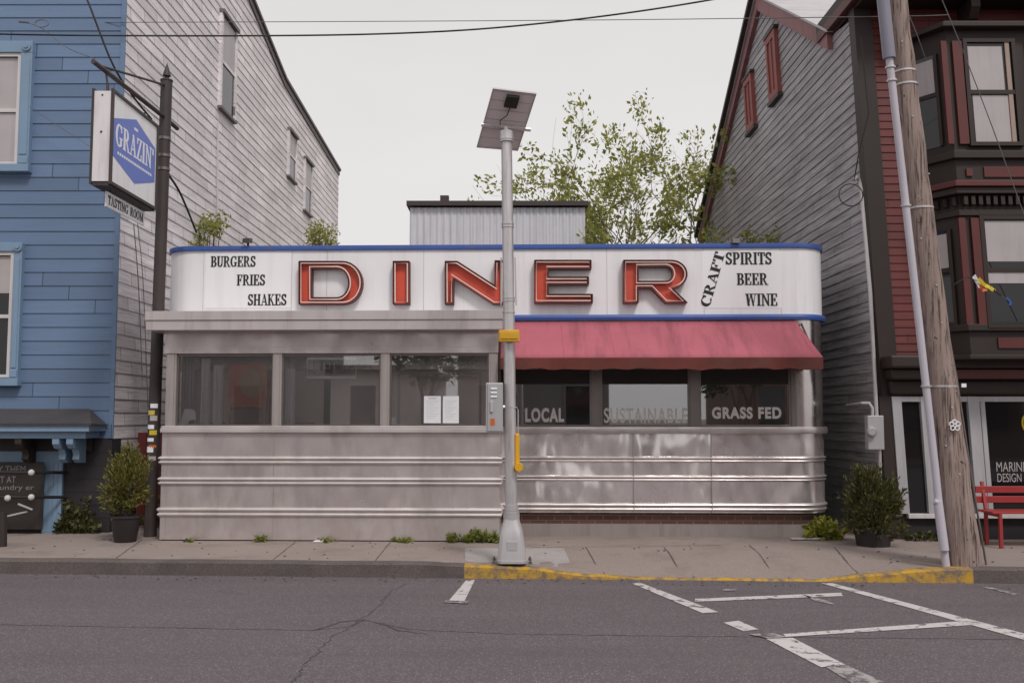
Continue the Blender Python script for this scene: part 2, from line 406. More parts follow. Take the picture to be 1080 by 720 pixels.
M['valance'] = mat('faded_shaded_valance', (.14,.040,.034), .8, var=.4, vscale=2.5, dirt=(.10,.06,.045), dirt_amt=.8, dstretch=(3,3,1), spec=.2)  # awning red darkened both for dirt and for shade on the hanging edge
M['letter_can'] = mat('dark_letter_can', (.10,.022,.02), .55, var=.3, dirt=(.02,.012,.012), dirt_amt=.6)
M['letter_face'] = mat('red_letter_face', (.66,.085,.045), .5, var=.14, dirt=(.25,.05,.04), dirt_amt=.5, dstretch=(4,4,2))
M['neon'] = mat('unlit_neon_tube', (.80,.66,.60), .25, var=.05, spec=.6)
M['black'] = mat('black_lettering', (.012,.011,.012), .5, var=.1)
M['ghost_letters'] = mat('window_lettering', (.62,.58,.57), .6, var=.05)
M['brick'] = brick_mat('dark_brick', (.19,.085,.062), (.12,.057,.046), (.21,.17,.155))
M['brick_far'] = brick_mat('far_brick', (.2,.1,.08), (.16,.08,.07), (.25,.22,.2))
M['base_conc'] = mat('base_concrete', (.27,.235,.22), .85, var=.2, dirt=(.14,.12,.11), dirt_amt=.5, bmp=.3)
M['glass'] = glass_mat('window_glass', (.98,.97,.97), 3.6, .6)
M['glass_r'] = glass_mat('window_glass_clean', (.55,.55,.56), 6.0, .8)
M['inside'] = mat('interior_wall', (.42,.38,.37), .8, var=.2)
M['inside_mid'] = mat('interior_plaster', (.80,.71,.69), .8, var=.25, vscale=1.2)
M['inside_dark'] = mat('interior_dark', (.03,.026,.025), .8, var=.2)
M['curtain'] = mat('pale_curtain', (.88,.86,.87), .8, var=.1)
M['paper'] = mat('white_paper', (.82,.82,.85), .7, var=.02)
M['ink'] = mat('grey_ink', (.3,.3,.33), .7)
M['pict'] = mat('painting_reds', (.48,.10,.06), .6, var=.5, vscale=4, dirt=(.55,.40,.16), dirt_amt=.9, dstretch=(2,2,2))
M['tan_wood'] = mat('tan_wood', (.36,.24,.15), .5, var=.15)
M['galv'] = mat('galvanised_pole', (.60,.575,.58), .38, .55, var=.14, vscale=6, dirt=(.33,.29,.27), dirt_amt=.75, dstretch=(14,14,1.2), spots=.4)
M['cast'] = mat('cast_aluminium_base', (.50,.48,.49), .5, .35, var=.1, dirt=(.32,.3,.3), dirt_amt=.4)
M['cab'] = mat('grey_cabinet', (.43,.42,.43), .45, .2, var=.05, dirt=(.3,.28,.28), dirt_amt=.3)
M['sig_yellow'] = mat('signal_yellow', (.72,.38,.015), .45, var=.08, dirt=(.35,.2,.02), dirt_amt=.4)
M['solar_back'] = mat('panel_backsheet', (.78,.70,.70), .5, var=.06)
M['alu'] = mat('panel_frame_alu', (.55,.53,.53), .4, .4, var=.06)
M['cells'] = mat('solar_cells', (.02,.025,.05), .15)
M['orange_label'] = mat('orange_warning_label', (.55,.12,.02), .5)
M['black_metal'] = mat('black_metal', (.02,.018,.018), .45, var=.2)
M['rust_pole'] = mat('dark_rusty_pole', (.045,.035,.034), .6, var=.3, dirt=(.10,.06,.05), dirt_amt=.6, bmp=.3)
M['box_white'] = mat('sign_cabinet_white', (.74,.71,.72), .45, var=.05, dirt=(.35,.31,.31), dirt_amt=.6, spots=.3)
M['sign_face'] = mat('sign_face_white', (.80,.79,.82), .35, var=.03, dirt=(.45,.43,.43), dirt_amt=.4)
M['sign_blue'] = mat('sign_print_blue', (.10,.16,.55), .4, var=.06)
M['sign_pale'] = mat('sign_print_pale', (.78,.78,.84), .4, var=.03)
M['wood_pole'] = wood_pole_mat()
M['pvc'] = mat('pale_plastic_conduit', (.50,.475,.53), .45, var=.08, dirt=(.35,.32,.34), dirt_amt=.5)
M['pvc_dark'] = mat('grey_plastic_conduit', (.22,.21,.26), .5, var=.1)
M['cable'] = mat('black_cable', (.015,.014,.014), .6)
M['cable_grey'] = mat('grey_cable', (.12,.115,.115), .6)
M['bench'] = mat('red_bench_paint', (.32,.03,.03), .45, var=.12, dirt=(.2,.03,.03), dirt_amt=.4)
M['pot'] = mat('black_pot', (.022,.018,.018), .5, var=.2)
M['soil'] = mat('soil', (.03,.022,.018), .95)
M['corr'] = mat('corrugated_white', (.66,.66,.71), .45, .2, var=.08, dirt=(.30,.27,.26), dirt_amt=.5, dstretch=(9,9,.3))
M['brown_trim'] = mat('brown_trim', (.055,.04,.038), .6)
M['grey_edge'] = mat('grey_eave_board', (.16,.14,.14), .7, var=.2)
M['bark'] = mat('tree_bark', (.11,.085,.07), .9, var=.3, bmp=.5)
M['leaf_spring'] = leaf_mat('spring_leaves', (.40,.39,.10), (.18,.21,.045), .45)
M['leaf_shrub'] = leaf_mat('cypress_leaves', (.085,.095,.02), (.23,.20,.045), .3)
M['leaf_dark'] = leaf_mat('dark_evergreen_leaves', (.04,.046,.012), (.11,.105,.025), .25)
M['leaf_weed'] = leaf_mat('weed_leaves', (.26,.27,.05), (.12,.16,.03), .35)
M['leaf_lime'] = leaf_mat('lime_leaves', (.38,.36,.04), (.14,.17,.03), .35)
M['leaf_far'] = leaf_mat('street_tree_leaves', (.05,.075,.02), (.03,.045,.014), .3)
M['chalk'] = mat('chalk_white', (.22,.21,.21), .8)
M['chalk_mid'] = mat('dim_tube', (.40,.36,.36), .4)
M['red_door'] = mat('dark_red_board', (.17,.028,.024), .6, var=.2)
M['green_stk'] = mat('sticker_yellow', (.6,.45,.08), .5)
M['flag_y'] = mat('yellow_ribbon', (.62,.48,.02), .6)
M['flag_b'] = mat('blue_ribbon', (.04,.12,.4), .6)
M['pale_far'] = mat('pale_far_wall', (.5,.47,.46), .8)
M['stucco'] = mat('grey_stucco', (.19,.175,.175), .8, var=.15)

# ------------------------------------------------------------------ lettering
def bar_(x0,y0,x1,y1): return [(x0,y0),(x1,y0),(x1,y1),(x0,y1)]
def sl(x0,y0,x1,y1,w): return [(x0-w/2,y0),(x0+w/2,y0),(x1+w/2,y1),(x1-w/2,y1)]
def arc_(cx,cy,rx,ry,a0,a1,wx,wy,n=14):
    o = []; i = []
    for k in range(n+1):
        t = R(a0+(a1-a0)*k/n); o.append((cx+rx*math.cos(t), cy+ry*math.sin(t))); i.append((cx+(rx-wx)*math.cos(t), cy+(ry-wy)*math.sin(t)))
    return ('rib', o, i)
def stem(x, w=.15, s=.07): return [bar_(x,0,x+w,1), bar_(x-s,0,x+w+s,.07), bar_(x-s,.93,x+w+s,1)]
GL = {
 'B': (.66, stem(.07)+[arc_(.32,.745,.25,.255,-90,90,.14,.07), arc_(.32,.265,.30,.265,-90,90,.15,.07), bar_(.2,.93,.33,1), bar_(.2,.47,.33,.54), bar_(.2,0,.33,.07)]),
 'U': (.70, [bar_(.07,.25,.22,1), bar_(0,.93,.30,1), bar_(.52,.25,.59,1), bar_(.44,.93,.67,1), arc_(.33,.27,.26,.27,180,360,.13,.08)]),
 'R': (.74, stem(.07)+[arc_(.32,.735,.27,.265,-90,90,.15,.07), bar_(.2,.93,.33,1), bar_(.2,.47,.33,.54), sl(.38,.5,.60,0,.16), bar_(.52,0,.76,.07)]),
 'G': (.76, [arc_(.36,.5,.36,.5,48,318,.15,.07,20), bar_(.50,.06,.64,.42), bar_(.42,.37,.72,.44), bar_(.57,.66,.63,.98)]),
 'E': (.64, stem(.07)+[bar_(.2,.93,.56,1), bar_(.2,.47,.42,.54), bar_(.2,0,.58,.07), bar_(.50,.72,.56,.96), bar_(.52,.04,.58,.3), bar_(.36,.36,.42,.65)]),
 'F': (.60, stem(.07)+[bar_(.2,.93,.54,1), bar_(.2,.47,.42,.54), bar_(.48,.70,.54,.96), bar_(.36,.36,.42,.65)]),
 'S': (.60, [arc_(.28,.735,.25,.265,15,265,.13,.10), arc_(.28,.265,.27,.265,195,450,.14,.10), bar_(.45,.68,.51,.98), bar_(.02,.02,.08,.32), sl(.38,.36,.16,.64,.2)]),
 'I': (.34, stem(.08)),
 'H': (.78, stem(.07)+stem(.52)+[bar_(.2,.46,.54,.54)]),
 'A': (.72, [sl(.10,0,.34,1,.07), sl(.58,0,.36,1,.17), bar_(.18,.28,.52,.35), bar_(0,0,.22,.07), bar_(.44,0,.72,.07)]),
 'K': (.76, stem(.07)+[sl(.24,.42,.56,1,.08), sl(.60,0,.34,.58,.16), bar_(.44,.93,.70,1), bar_(.48,0,.76,.07)]),
 'P': (.64, stem(.07)+[arc_(.32,.72,.27,.28,-90,90,.15,.07), bar_(.2,.93,.33,1), bar_(.2,.44,.33,.51)]),
 'T': (.62, [bar_(.24,0,.39,1), bar_(.14,0,.49,.07), bar_(.02,.93,.61,1), bar_(.02,.7,.08,.95), bar_(.55,.7,.61,.95)]),
 'W': (1.0, [sl(.28,0,.14,1,.15), sl(.28,0,.46,1,.06), sl(.68,0,.52,1,.15), sl(.70,0,.86,1,.06), bar_(0,.93,.27,1), bar_(.38,.93,.64,1), bar_(.74,.93,.98,1)]),
 'N': (.78, [bar_(.10,0,.16,1), sl(.62,0,.16,1,.17), bar_(.60,0,.66,1), bar_(0,0,.26,.07), bar_(0,.93,.18,1), bar_(.50,.93,.76,1)]),
 'C': (.70, [arc_(.36,.5,.36,.5,45,315,.15,.07,20), bar_(.57,.64,.63,.98)]),
 'O': (.76, [arc_(.37,.5,.37,.5,0,360,.15,.07,24)]),
 'M': (.94, [bar_(.10,0,.16,1), sl(.45,.05,.18,1,.14), sl(.45,.05,.72,1,.06), bar_(.70,0,.85,1), bar_(0,0,.26,.07), bar_(.62,0,.92,.07), bar_(0,.93,.2,1), bar_(.70,.93,.92,1)]),
 'Z': (.62, [bar_(.04,.92,.58,1), bar_(.02,0,.58,.08), sl(.12,.04,.48,.96,.16), bar_(.04,.72,.10,.96), bar_(.52,.04,.58,.3)]),
 "'": (.2, [bar_(.05,.7,.15,1)]),
 ' ': (.4, []),
}
WT = .028
def serif_width(t, gap=.05): return sum(GL[c][0]+gap for c in t)-gap
def serif_mb(t, place, x0, y0, x1, y1, depth=.004, rot=None, gap=.05):
    """lay text into the box x0..x1 by y0..y1 of a surface; place(x,y,out) maps to space"""
    mb = MB(); w = serif_width(t, gap); sx = (x1-x0)/w; sy = y1-y0; cx = 0; k = 0
    for ch in t:
        gw, polys = GL[ch]
        for p in polys:
            k = (k+1) % 7; d = depth+k*.00015
            f = lambda q: (x0+(q[0]+cx)*sx, y0+q[1]*sy)
            if p[0] == 'rib':
                o, i = [], []
                for qa, qb in zip(p[1], p[2]):
                    e = Vector((qa[0]-qb[0], qa[1]-qb[1])).normalized()
                    o.append(f((qa[0]+e.x*WT, qa[1]+e.y*WT*.35))); i.append(f((qb[0]-e.x*WT, qb[1]-e.y*WT*.35)))
                n = len(o)
                for j in range(n-1):
                    a = [o[j], o[j+1], i[j+1], i[j]]
                    mb.hexa([place(*q, d) for q in a], [place(*q, .0005) for q in a])
            else:
                mx_ = sum(q[0] for q in p)/4
                a = [f((q[0]+(WT if q[0] > mx_ else -WT), q[1])) for q in p]
                mb.hexa([place(*q, d) for q in a], [place(*q, .0005) for q in a])
        cx += gw+gap
    return mb

def sans(name, text, size, width, mat_, parent, mtx, bold=0.0, depth=.002, spacing=1.0):
    """built-in sans lettering; mtx maps text plane (x right, y up, z out) to parent's space; stretched to width"""
    cu = bpy.data.curves.new(name, 'FONT'); cu.body = text; cu.size = 1.0; cu.extrude = .01; cu.offset = bold; cu.space_character = spacing
    o = bpy.data.objects.new(name, cu); C.objects.link(o)
    dg = bpy.context.evaluated_depsgraph_get(); me = bpy.data.meshes.new_from_object(o.evaluated_get(dg))
    C.objects.unlink(o); bpy.data.objects.remove(o); bpy.data.curves.remove(cu)
    xs = [v.co.x for v in me.vertices]; ys = [v.co.y for v in me.vertices]
    ax, bx, ay, by = min(xs), max(xs), min(ys), max(ys)
    for v in me.vertices:
        v.co = mtx @ Vector(((v.co.x-ax)/(bx-ax)*width, (v.co.y-ay)/(by-ay)*size, .001+(v.co.z+.01)/.02*depth))
    me.materials.clear(); me.materials.append(mat_)
    return link(name, me, parent)

# ------------------------------------------------------------------ world and sun
w = bpy.data.worlds.new('World'); sc.world = w; w.use_nodes = True
nt = w.node_tree; bg = nt.nodes['Background']
sky = nt.nodes.new('ShaderNodeTexSky'); sky.sky_type = 'NISHITA'; sky.sun_disc = False
SUN = Vector((.34, -.70, 1.0)).normalized()
sky.sun_elevation = math.asin(SUN.z); sky.sun_rotation = math.atan2(SUN.x, SUN.y)
sky.air_density = 1.0; sky.dust_density = 6.0; sky.ozone_density = 1.0
hs = nt.nodes.new('ShaderNodeHueSaturation'); hs.inputs['Saturation'].default_value = .1
nt.links.new(sky.outputs[0], hs.inputs['Color'])
# cloud deck: an even grey overcast mixed over the clear sky
cl = noise(nt, 1.3, 5, (1,1,2.5), .5, 'Generated')
cc = ramp(nt, cl, .3, .75, (7.1,6.92,6.92), (8.35,8.12,8.08))
nt.links.new(mix(nt, .93, hs.outputs[0], cc), bg.inputs[0])
bg.inputs[1].default_value = .090
sl_ = bpy.data.lights.new('sun', 'SUN'); sl_.energy = 1.5; sl_.angle = R(12); sl_.color = (1,.95,.92)
so = bpy.data.objects.new('sun', sl_); C.objects.link(so); so.rotation_euler = (-SUN).to_track_quat('-Z', 'Y').to_euler(); so.location = SUN*40
sc.view_settings.view_transform = 'Standard'; sc.view_settings.look = 'None'; sc.view_settings.gamma = 1; sc.view_settings.exposure = .20

cam = bpy.data.cameras.new('camera'); co = bpy.data.objects.new('camera', cam); C.objects.link(co)
cam.sensor_width = 36; cam.lens = F_PX/W_PX*36; cam.clip_end = 2000
co.location = CAM; co.rotation_euler = (R(90)+PITCH, 0, 0); sc.camera = co

# ------------------------------------------------------------------ ground, road, pavement
ROADZ = -.15
g = MB(); g.quad((-400,14.5,-.02),(400,14.5,-.02),(400,600,-.02),(-400,600,-.02)); tag(g.build('ground', M['ground']), kind='structure')
g = MB(); g.quad((-400,-9,ROADZ-.03),(400,-9,ROADZ-.03),(400,-600,ROADZ-.03),(-400,-600,ROADZ-.03)); tag(g.build('ground', M['ground']), kind='structure')

cpx = [(-700,583),(0,589.5),(250,592),(487,594.5)]
def curb_y(x):                           # plan line of the curb's top front edge
    return 10.80 - .060*(x+.5)
def curb_drop(x):                        # 0 = full height, 1 = flush driveway
    K = ((-.62,0),(-.45,.14),(.2,.28),(.82,.76),(1.45,.96),(3.3,.98),(3.7,.62),(4.3,.18),(4.75,0))
    if x <= K[0][0] or x >= K[-1][0]: return 0
    for (a,va),(b,vb) in zip(K, K[1:]):
        if x <= b: return va+(vb-va)*(x-a)/(b-a)
def smooth(t): t = max(0,min(1,t)); return t*t*(3-2*t)
def walk_z(x, y):
    yc = curb_y(x); t = 1-smooth((y-yc)/1.3)
    return -.136*curb_drop(x)*t
g = MB()
xs = [-60,-30,-15]+[-9+.25*i for i in range(73)]+[15,30,60]
rows = 8; b = 0
for x in xs:
    yc = curb_y(x)+.16-.115*curb_drop(x)
    for j in range(rows+1):
        y = yc+(15.2-yc)*j/rows; g.v.append(Vector((x,y,walk_z(x,y))))
for i in range(len(xs)-1):
    for j in range(rows):
        a = i*(rows+1)+j; g.f.append((a, a+rows+1, a+rows+2, a+1))
tag(g.build('pavement', M['sidewalk'], smooth=60), kind='structure')
def curb_part(name, xa, xb, m, n=40):
    g = MB(); rings = []
    for i in range(n+1):
        x = xa+(xb-xa)*i/n; yc = curb_y(x); zt = walk_z(x, yc)+.004+.004*math.sin(x*7.3)*math.sin(x*2.1)
        zt = max(zt, ROADZ+.012); wt = .16-.11*curb_drop(x)
        rings.append([Vector((x,yc-.02,ROADZ-.1)), Vector((x,yc-.006,zt-.02)), Vector((x,yc+.02,zt)), Vector((x,yc+wt,zt)), Vector((x,yc+wt,ROADZ-.1))])
    g.tube_rings(rings); tag(g.build(name, m, smooth=40), kind='structure')
XY0, XY1 = gnd(488,600,0).x, gnd(1046,606,0).x
curb_part('curb', -60, XY0, M['curb'], 120); curb_part('curb', XY0, XY1, M['yellow_curb'], 60); curb_part('curb', XY1, 60, M['curb'], 90)
g = MB(); g.quad((-60,-8,ROADZ),(60,-8,ROADZ),(60,curb_y(60)+.05,ROADZ),(-60,curb_y(-60)+.05,ROADZ)); tag(g.build('road', M['asphalt']), kind='structure')
# far pavement behind the viewer
g = MB(); g.box(-60,60,-12,-8,ROADZ-.1,0); tag(g.build('pavement', M['sidewalk']), kind='structure')
# pale new slab round the beacon pole
def walk_patch(name, pix, m, dz=.004):
    g = MB(); pts = []
    for px, py in pix:
        p = gnd(px,py,0)
        for _ in range(4): p = gnd(px,py,walk_z(p.x,p.y))
        p.z = walk_z(p.x,p.y)+dz; pts.append(p)
    n = 10
    a,b,c,d = pts
    for j in range(n+1):
        for i in range(n+1):
            p = a.lerp(b,i/n).lerp(d.lerp(c,i/n),j/n); p.z = walk_z(p.x,p.y)+dz; g.v.append(p)
    for j in range(n):
        for i in range(n):
            k = j*(n+1)+i; g.f.append((k,k+1,k+n+2,k+n+1))
    tag(g.build(name, m, smooth=60), kind='structure')
walk_patch('pavement', [(491,592),(604,599),(594,578),(490,578)], M['pad'])
def strip(name, pts3, wd, m, jag=0, n=1):
    g = MB(); pts = []
    for i in range(len(pts3)-1):
        a, b_ = Vector(pts3[i]), Vector(pts3[i+1])
        for k in range(n): pts.append(a.lerp(b_, k/n))
    pts.append(Vector(pts3[-1]))
    L = []; Rr = []
    for i, p in enumerate(pts):
        d = (pts[min(i+1,len(pts)-1)]-pts[max(i-1,0)]); d.z = 0; d.normalize(); q = Vector((-d.y,d.x,0))
        ofs = q*random.uniform(-jag,jag); ww = wd*random.uniform(.55,1.2) if jag else wd
        L.append(p+ofs+q*ww/2); Rr.append(p+ofs-q*ww/2)
    for i in range(len(pts)-1): g.quad(L[i],L[i+1],Rr[i+1],Rr[i])
    return tag(g.build(name, m), kind='structure')
# expansion joints in the pavement
for (p0, p1) in (((288,590),(312,571)),((640,609),(618,577)),((737,613),(700,577)),((836,612),(790,575)),((395,592),(412,571)),((120,590),(150,569)),((905,604),(880,577)),((760,575),(560,577))):
    pts = []
    for t in range(9):
        p = gnd(p0[0]+(p1[0]-p0[0])*t/8, p0[1]+(p1[1]-p0[1])*t/8, 0)
        for _ in range(4):
            p = gnd(p0[0]+(p1[0]-p0[0])*t/8, p0[1]+(p1[1]-p0[1])*t/8, walk_z(p.x,p.y))
        p.y = max(p.y, curb_y(p.x)+.165-.115*curb_drop(p.x)); p.z = walk_z(p.x,p.y)+.005; pts.append(p)
    strip('pavement_joint', pts, .012, M['joint'], .004, 2)
# road paint
def paint(quad, m='road_paint', dz=.005):
    g = MB(); g.quad(*[gnd(x,y,ROADZ+dz) for x, y in quad]); tag(g.build('road_marking', M[m]), kind='structure')
paint([(472,634.5),(489,635),(501,611),(492,611)])
paint([(468,634.5),(493,636),(494,633.5),(470,632.5)], 'faint_paint', .009)
paint([(667,615),(675,614),(758,645),(741,646)])
paint([(733,634),(733,631),(887,624.5),(889,628)])
paint([(763,656),(779,654),(800,663),(784,665)])
paint([(866,614.5),(878,614.5),(1105,674),(1105,681)])
paint([(829,671),(826,668),(1028,653.5),(1034,658)])
paint([(808,673),(836,672),(893,701),(866,703)])
paint([(870,702),(891,700),(940,722),(905,724)], 'faint_paint')
paint([(789,668),(815,667),(830,671),(812,673)], 'faint_paint', .009)
paint([(1036,618.5),(1041,618),(1074,625.5),(1070,627)], 'faint_paint')
paint([(762,621),(775,620.5),(778,622),(764,623)], 'faint_paint')
paint([(845,626),(876,634),(880,637),(862,634)], 'faint_paint')
# cracks and seam in the asphalt
strip('road_crack', [gnd(x,y,ROADZ+.003) for x,y in ((-200,655),(0,658),(160,661),(330,664),(370,660),(385,653),(430,663),(540,668),(800,671),(1300,676))], .011, M['crack'], .012, 26)
strip('road_crack', [gnd(x,y,ROADZ+.004) for x,y in ((305,726),(322,700),(352,670),(375,657),(402,637),(412,622),(432,614))], .009, M['crack'], .02, 14)
strip('road_crack', [gnd(x,y,ROADZ+.004) for x,y in ((385,653),(360,655),(330,664))], .016, M['crack'], .012, 10)
strip('road_crack', [gnd(x,y,ROADZ+.004) for x,y in ((395,655),(420,664),(450,668))], .014, M['crack'], .012, 10)

# ------------------------------------------------------------------ clapboards
def claps(mb, pt, z0, z1, e, span, t=.015):
    """pt(s, off, z) -> point; span(z) -> (s0, s1)"""
    z = z0
    while z < z1-.01:
        zt = min(z+e, z1); a0, b0 = span(z); a1, b1 = span(zt)
        if b0 > a0+.02:
            if b1 <= a1: a1 = b1 = (a1+b1)/2
            mb.quad(pt(a0,t,z), pt(b0,t,z), pt(b1,.003,zt), pt(a1,.003,zt))
            mb.quad(pt(a0,-.01,z), pt(b0,-.01,z), pt(b0,t,z), pt(a0,t,z))
        z += e

def add_window(root, quad, Y, frame_m, pane_m, frame_w, proud=.06, mid=None, sill=True, axis='front', X=None, sash_m=None, name='window'):
    """quad: glass opening in pixels (l,t,r,b); on a wall facing the street"""
    pass

# ------------------------------------------------------------------ LEFT BUILDING (blue front, white side)
LX, LY = -5.6, 13.72
lb = thing('clapboard_building', 'tall building with blue clapboard front and long white clapboard side wall', 'building', (LX, LY, 0))
roofz = [(13.7, 11.9),(20.3,10.5),(23.4,9.84),(31.0,9.5)]
def roof_at(y):
    for (a,za),(b_,zb) in zip(roofz, roofz[1:]):
        if y <= b_: return za+(zb-za)*(y-a)/(b_-a)
    return roofz[-1][1]
def roof_inv(z):
    if z <= 9.5: return 31.0
    for (a,za),(b_,zb) in zip(roofz, roofz[1:]):
        if zb <= z <= za: return a+(za-z)/(za-zb)*(b_-a)
    return 13.7
m = MB(); claps(m, lambda s,o,z: Vector((LX+o, s, z)), 0, 11.9, .185, lambda z: (LY+.0, roof_inv(z))); side = m.build('side_wall', M['white_clap'], lb)
m = MB(); claps(m, lambda s,o,z: Vector((s, LY-o, z)), 1.30, 11.9, .195, lambda z: (-13.5, LX)); front = m.build('front_wall', M['blue_clap'], lb)
m = MB(); m.box(-13.5, LX-.012, LY+.01, 31, 0, 9.4); m.box(-13.5, LX-.05, LY+.02, 20, 9.4, 10.4); m.build('structure_core', M['charcoal'], lb)
m = MB(); m.box(LX-.035, LX+.03, LY-.034, LY-.004, 1.30, 11.9); m.build('corner_board', M['blue_clap'], lb)
m = MB()
for (a,za),(b_,zb) in zip(roofz, roofz[1:]):
    m.hexa([Vector((LX-.05,a,za-.02)),Vector((LX+.09,a,za-.02)),Vector((LX+.09,a,za+.05)),Vector((LX-.05,a,za+.05))],
           [Vector((LX-.05,b_,zb-.02)),Vector((LX+.09,b_,zb-.02)),Vector((LX+.09,b_,zb+.05)),Vector((LX-.05,b_,zb+.05))])
    m.hexa([Vector((LX-.05,a,za-.16)),Vector((LX+.045,a,za-.16)),Vector((LX+.045,a,za-.021)),Vector((LX-.05,a,za-.021))],
           [Vector((LX-.05,b_,zb-.16)),Vector((LX+.045,b_,zb-.16)),Vector((LX+.045,b_,zb-.021)),Vector((LX-.05,b_,zb-.021))])
m.build('cornice', M['grey_edge'], lb)
m = MB(); m.hexa([Vector((-13.5,13.6,11.7)),Vector((LX-.3,13.6,11.7)),Vector((LX-.3,13.6,11.8)),Vector((-13.5,13.6,11.8))],[Vector((-13.5,31,9.3)),Vector((LX-.3,31,9.3)),Vector((LX-.3,31,9.4)),Vector((-13.5,31,9.4))]); m.build('roof', M['dark_roof'], lb)
m = MB(); m.box(-13.5, LX+.015, LY-.02, LY+.3, -.05, 1.295)
for k in range(7): m.box(-13.5, LX+.019, LY-.024, LY+.02, .02+k*.18, .17+k*.18)
m.build('base_wall', M['charcoal'], lb)
m = MB(); m.box(LX-.02, LX+.028, LY+.05, 31, -.05, .55); m.build('foundation', M['charcoal'], lb)
m = MB(); m.tube([hit(230,128,(LX+.05,0,0),(1,0,0)), hit(229,262,(LX+.05,0,0),(1,0,0))], .018, 6); m.build('wall_conduit', M['white_frame'], lb)
# side windows
for (xa, xb, yt, yb) in ((232.5,246.5,15,115),(303.5,310.5,138,186),(320.5,327,168,222)):
    p0 = hit(xa,yt,(LX,0,0),(1,0,0)); p1 = hit(xa,yb,(LX,0,0),(1,0,0)); q = hit(xb,yt,(LX,0,0),(1,0,0))
    y0, y1, z0, z1 = p0.y, q.y, p1.z, p0.z
    m = MB(); m.box(LX, LX+.035, y0, y1, z0, z1); wn = m.build('window', M['dark_glass'], lb)
    m = MB(); fw = .09
    m.box(LX,LX+.07,y0-fw,y0,z0,z1); m.box(LX,LX+.07,y1,y1+fw,z0,z1); m.box(LX,LX+.055,y0,y1,(z0+z1)/2-.03,(z0+z1)/2+.03)
    m.build('frame', M['white_clap'], wn)
    m = MB(); m.box(LX,LX+.11,y0-.10,y1+.10,z1,z1+.07); m.build('window_head', M['grey_edge'], wn); m = MB(); m.box(LX,LX+.09,y0-.10,y1+.10,z0-.05,z0); m.build('sill', M['grey_edge'], wn)
    m = MB(); m.box(LX+.04, LX+.045, y0+.02, y1-.02, (z0+z1)/2+.03, z1-.02); m.build('window_shade', M['shade'], wn)
# front windows (cut by the picture's left edge)
for (xr, yt, yb, gx, mid, lbl) in ((35.5,46,183,20,118,0),(24.5,257,407,12,334,0)):
    top = at(xr,yt,LY).z; bot = at(xr,yb,LY).z; x1 = at(xr,(yt+yb)/2,LY).x; x0 = x1-1.45; gx1 = at(gx,(yt+yb)/2,LY).x; gx0 = x0+(x1-gx1); zm = at(gx,mid,LY).z
    gt = top-(x1-gx1)-.01; gb = bot+.12
    m = MB(); m.box(gx0,gx1,LY-.035,LY,gb,gt); wn = m.build('window', M['dark_glass'], lb)
    m = MB(); f = LY-.10
    m.box(x0,gx0-.05,f,LY,bot+.11,gt+.051); m.box(gx1+.05,x1,f,LY,bot+.11,gt+.051); m.box(x0,x1,f-.004,LY,gt+.052,top); m.box(x0-.02,x1+.02,f-.035,LY,bot,bot+.108)
    m.box(gx1+.075,x1-.025,f-.012,f,bot+.25,gt-.05); m.box(gx1+.06,x1-.01,f-.014,f,bot+.12,bot+.22)
    m.build('window_trim', M['light_blue'], wn, bevel=.006)
    m = MB(); c = ((gx1+.05+x1)/2, f-.005, (gt+.05+top)/2); m.tube([c,(c[0],c[1]-.02,c[2])], .065, 16); m.tube([c,(c[0],c[1]-.034,c[2])], .03, 12); m.build('rosette', M['light_blue'], wn)
    m = MB(); m.box(gx1,gx1+.049,f+.02,LY,gb,gt); m.box(gx0-.049,gx0,f+.02,LY,gb,gt); m.box(gx0-.049,gx1+.049,f+.021,LY,gt+.001,gt+.05); m.box(gx0,gx1,f+.03,LY,zm-.025,zm+.025); m.box(gx0,gx1,f+.03,LY,gb-.0,gb+.04)
    m.build('sash', M['white_frame'], wn)
    m = MB(); m.box(gx0+.01,gx1-.01,LY-.042,LY-.037,(zm if yt < 100 else zm+.3)+.03,gt-.01); m.box(gx0+.01,gx1-.01,LY-.045,LY-.0371,gb+.05,zm-.03) if yt < 100 else None
    m.build('window_shade', M['shade'] if yt < 100 else M['inside'], wn)
# shopfront canopy of the blue building
cy = LY-.62
z_t, z_e, z_f, z_b = at(60,431,LY).z, at(60,446,cy).z, at(60,456,cy).z, at(60,474,LY-.1).z
xe = at(96,447,cy).x
m = MB(); m.hexa([Vector((-13.5,cy,z_e)),Vector((xe,cy,z_e)),Vector((xe-.28,LY-.03,z_t)),Vector((-13.5,LY-.03,z_t))],[Vector((-13.5,cy,z_e-.03)),Vector((xe,cy,z_e-.03)),Vector((xe-.02,LY-.03,z_e-.03)),Vector((-13.5,LY-.03,z_e-.03))]); cp = m.build('canopy', M['dark_roof'], lb)
m = MB(); m.box(-13.5,xe-.04,cy+.03,LY-.03,z_e-.11,z_e-.031); m.box(-13.5,xe-.12,cy+.12,LY-.03,z_f-.08,z_e-.112); m.build('canopy_moulding', M['light_blue'], cp)
m = MB(); m.box(-13.5,xe-.2,LY-.10,LY-.03,z_b-.02,z_f-.082); m.build('frieze', M['dark_wood'], cp)
for bx in (66.5,81,27.5):
    c = at(bx,465,LY-.3).x; m = MB(); prof = [(.0,0),(.42,0),(.42,-.07),(.36,-.13),(.24,-.15),(.2,-.22),(.22,-.28),(.14,-.33),(.0,-.34)]
    L = [Vector((c-.045,LY-.10-a,z_f-.085+b_)) for a,b_ in prof]; Q = [p+Vector((.09,0,0)) for p in L]; n = len(L)
    m.add(L+Q, [tuple(range(n)), tuple(reversed(range(n,2*n)))]+[(i,(i+1)%n,n+(i+1)%n,n+i) for i in range(n)])
    m.build('bracket', M['light_blue'] if bx > 40 else M['green_trim'], cp)
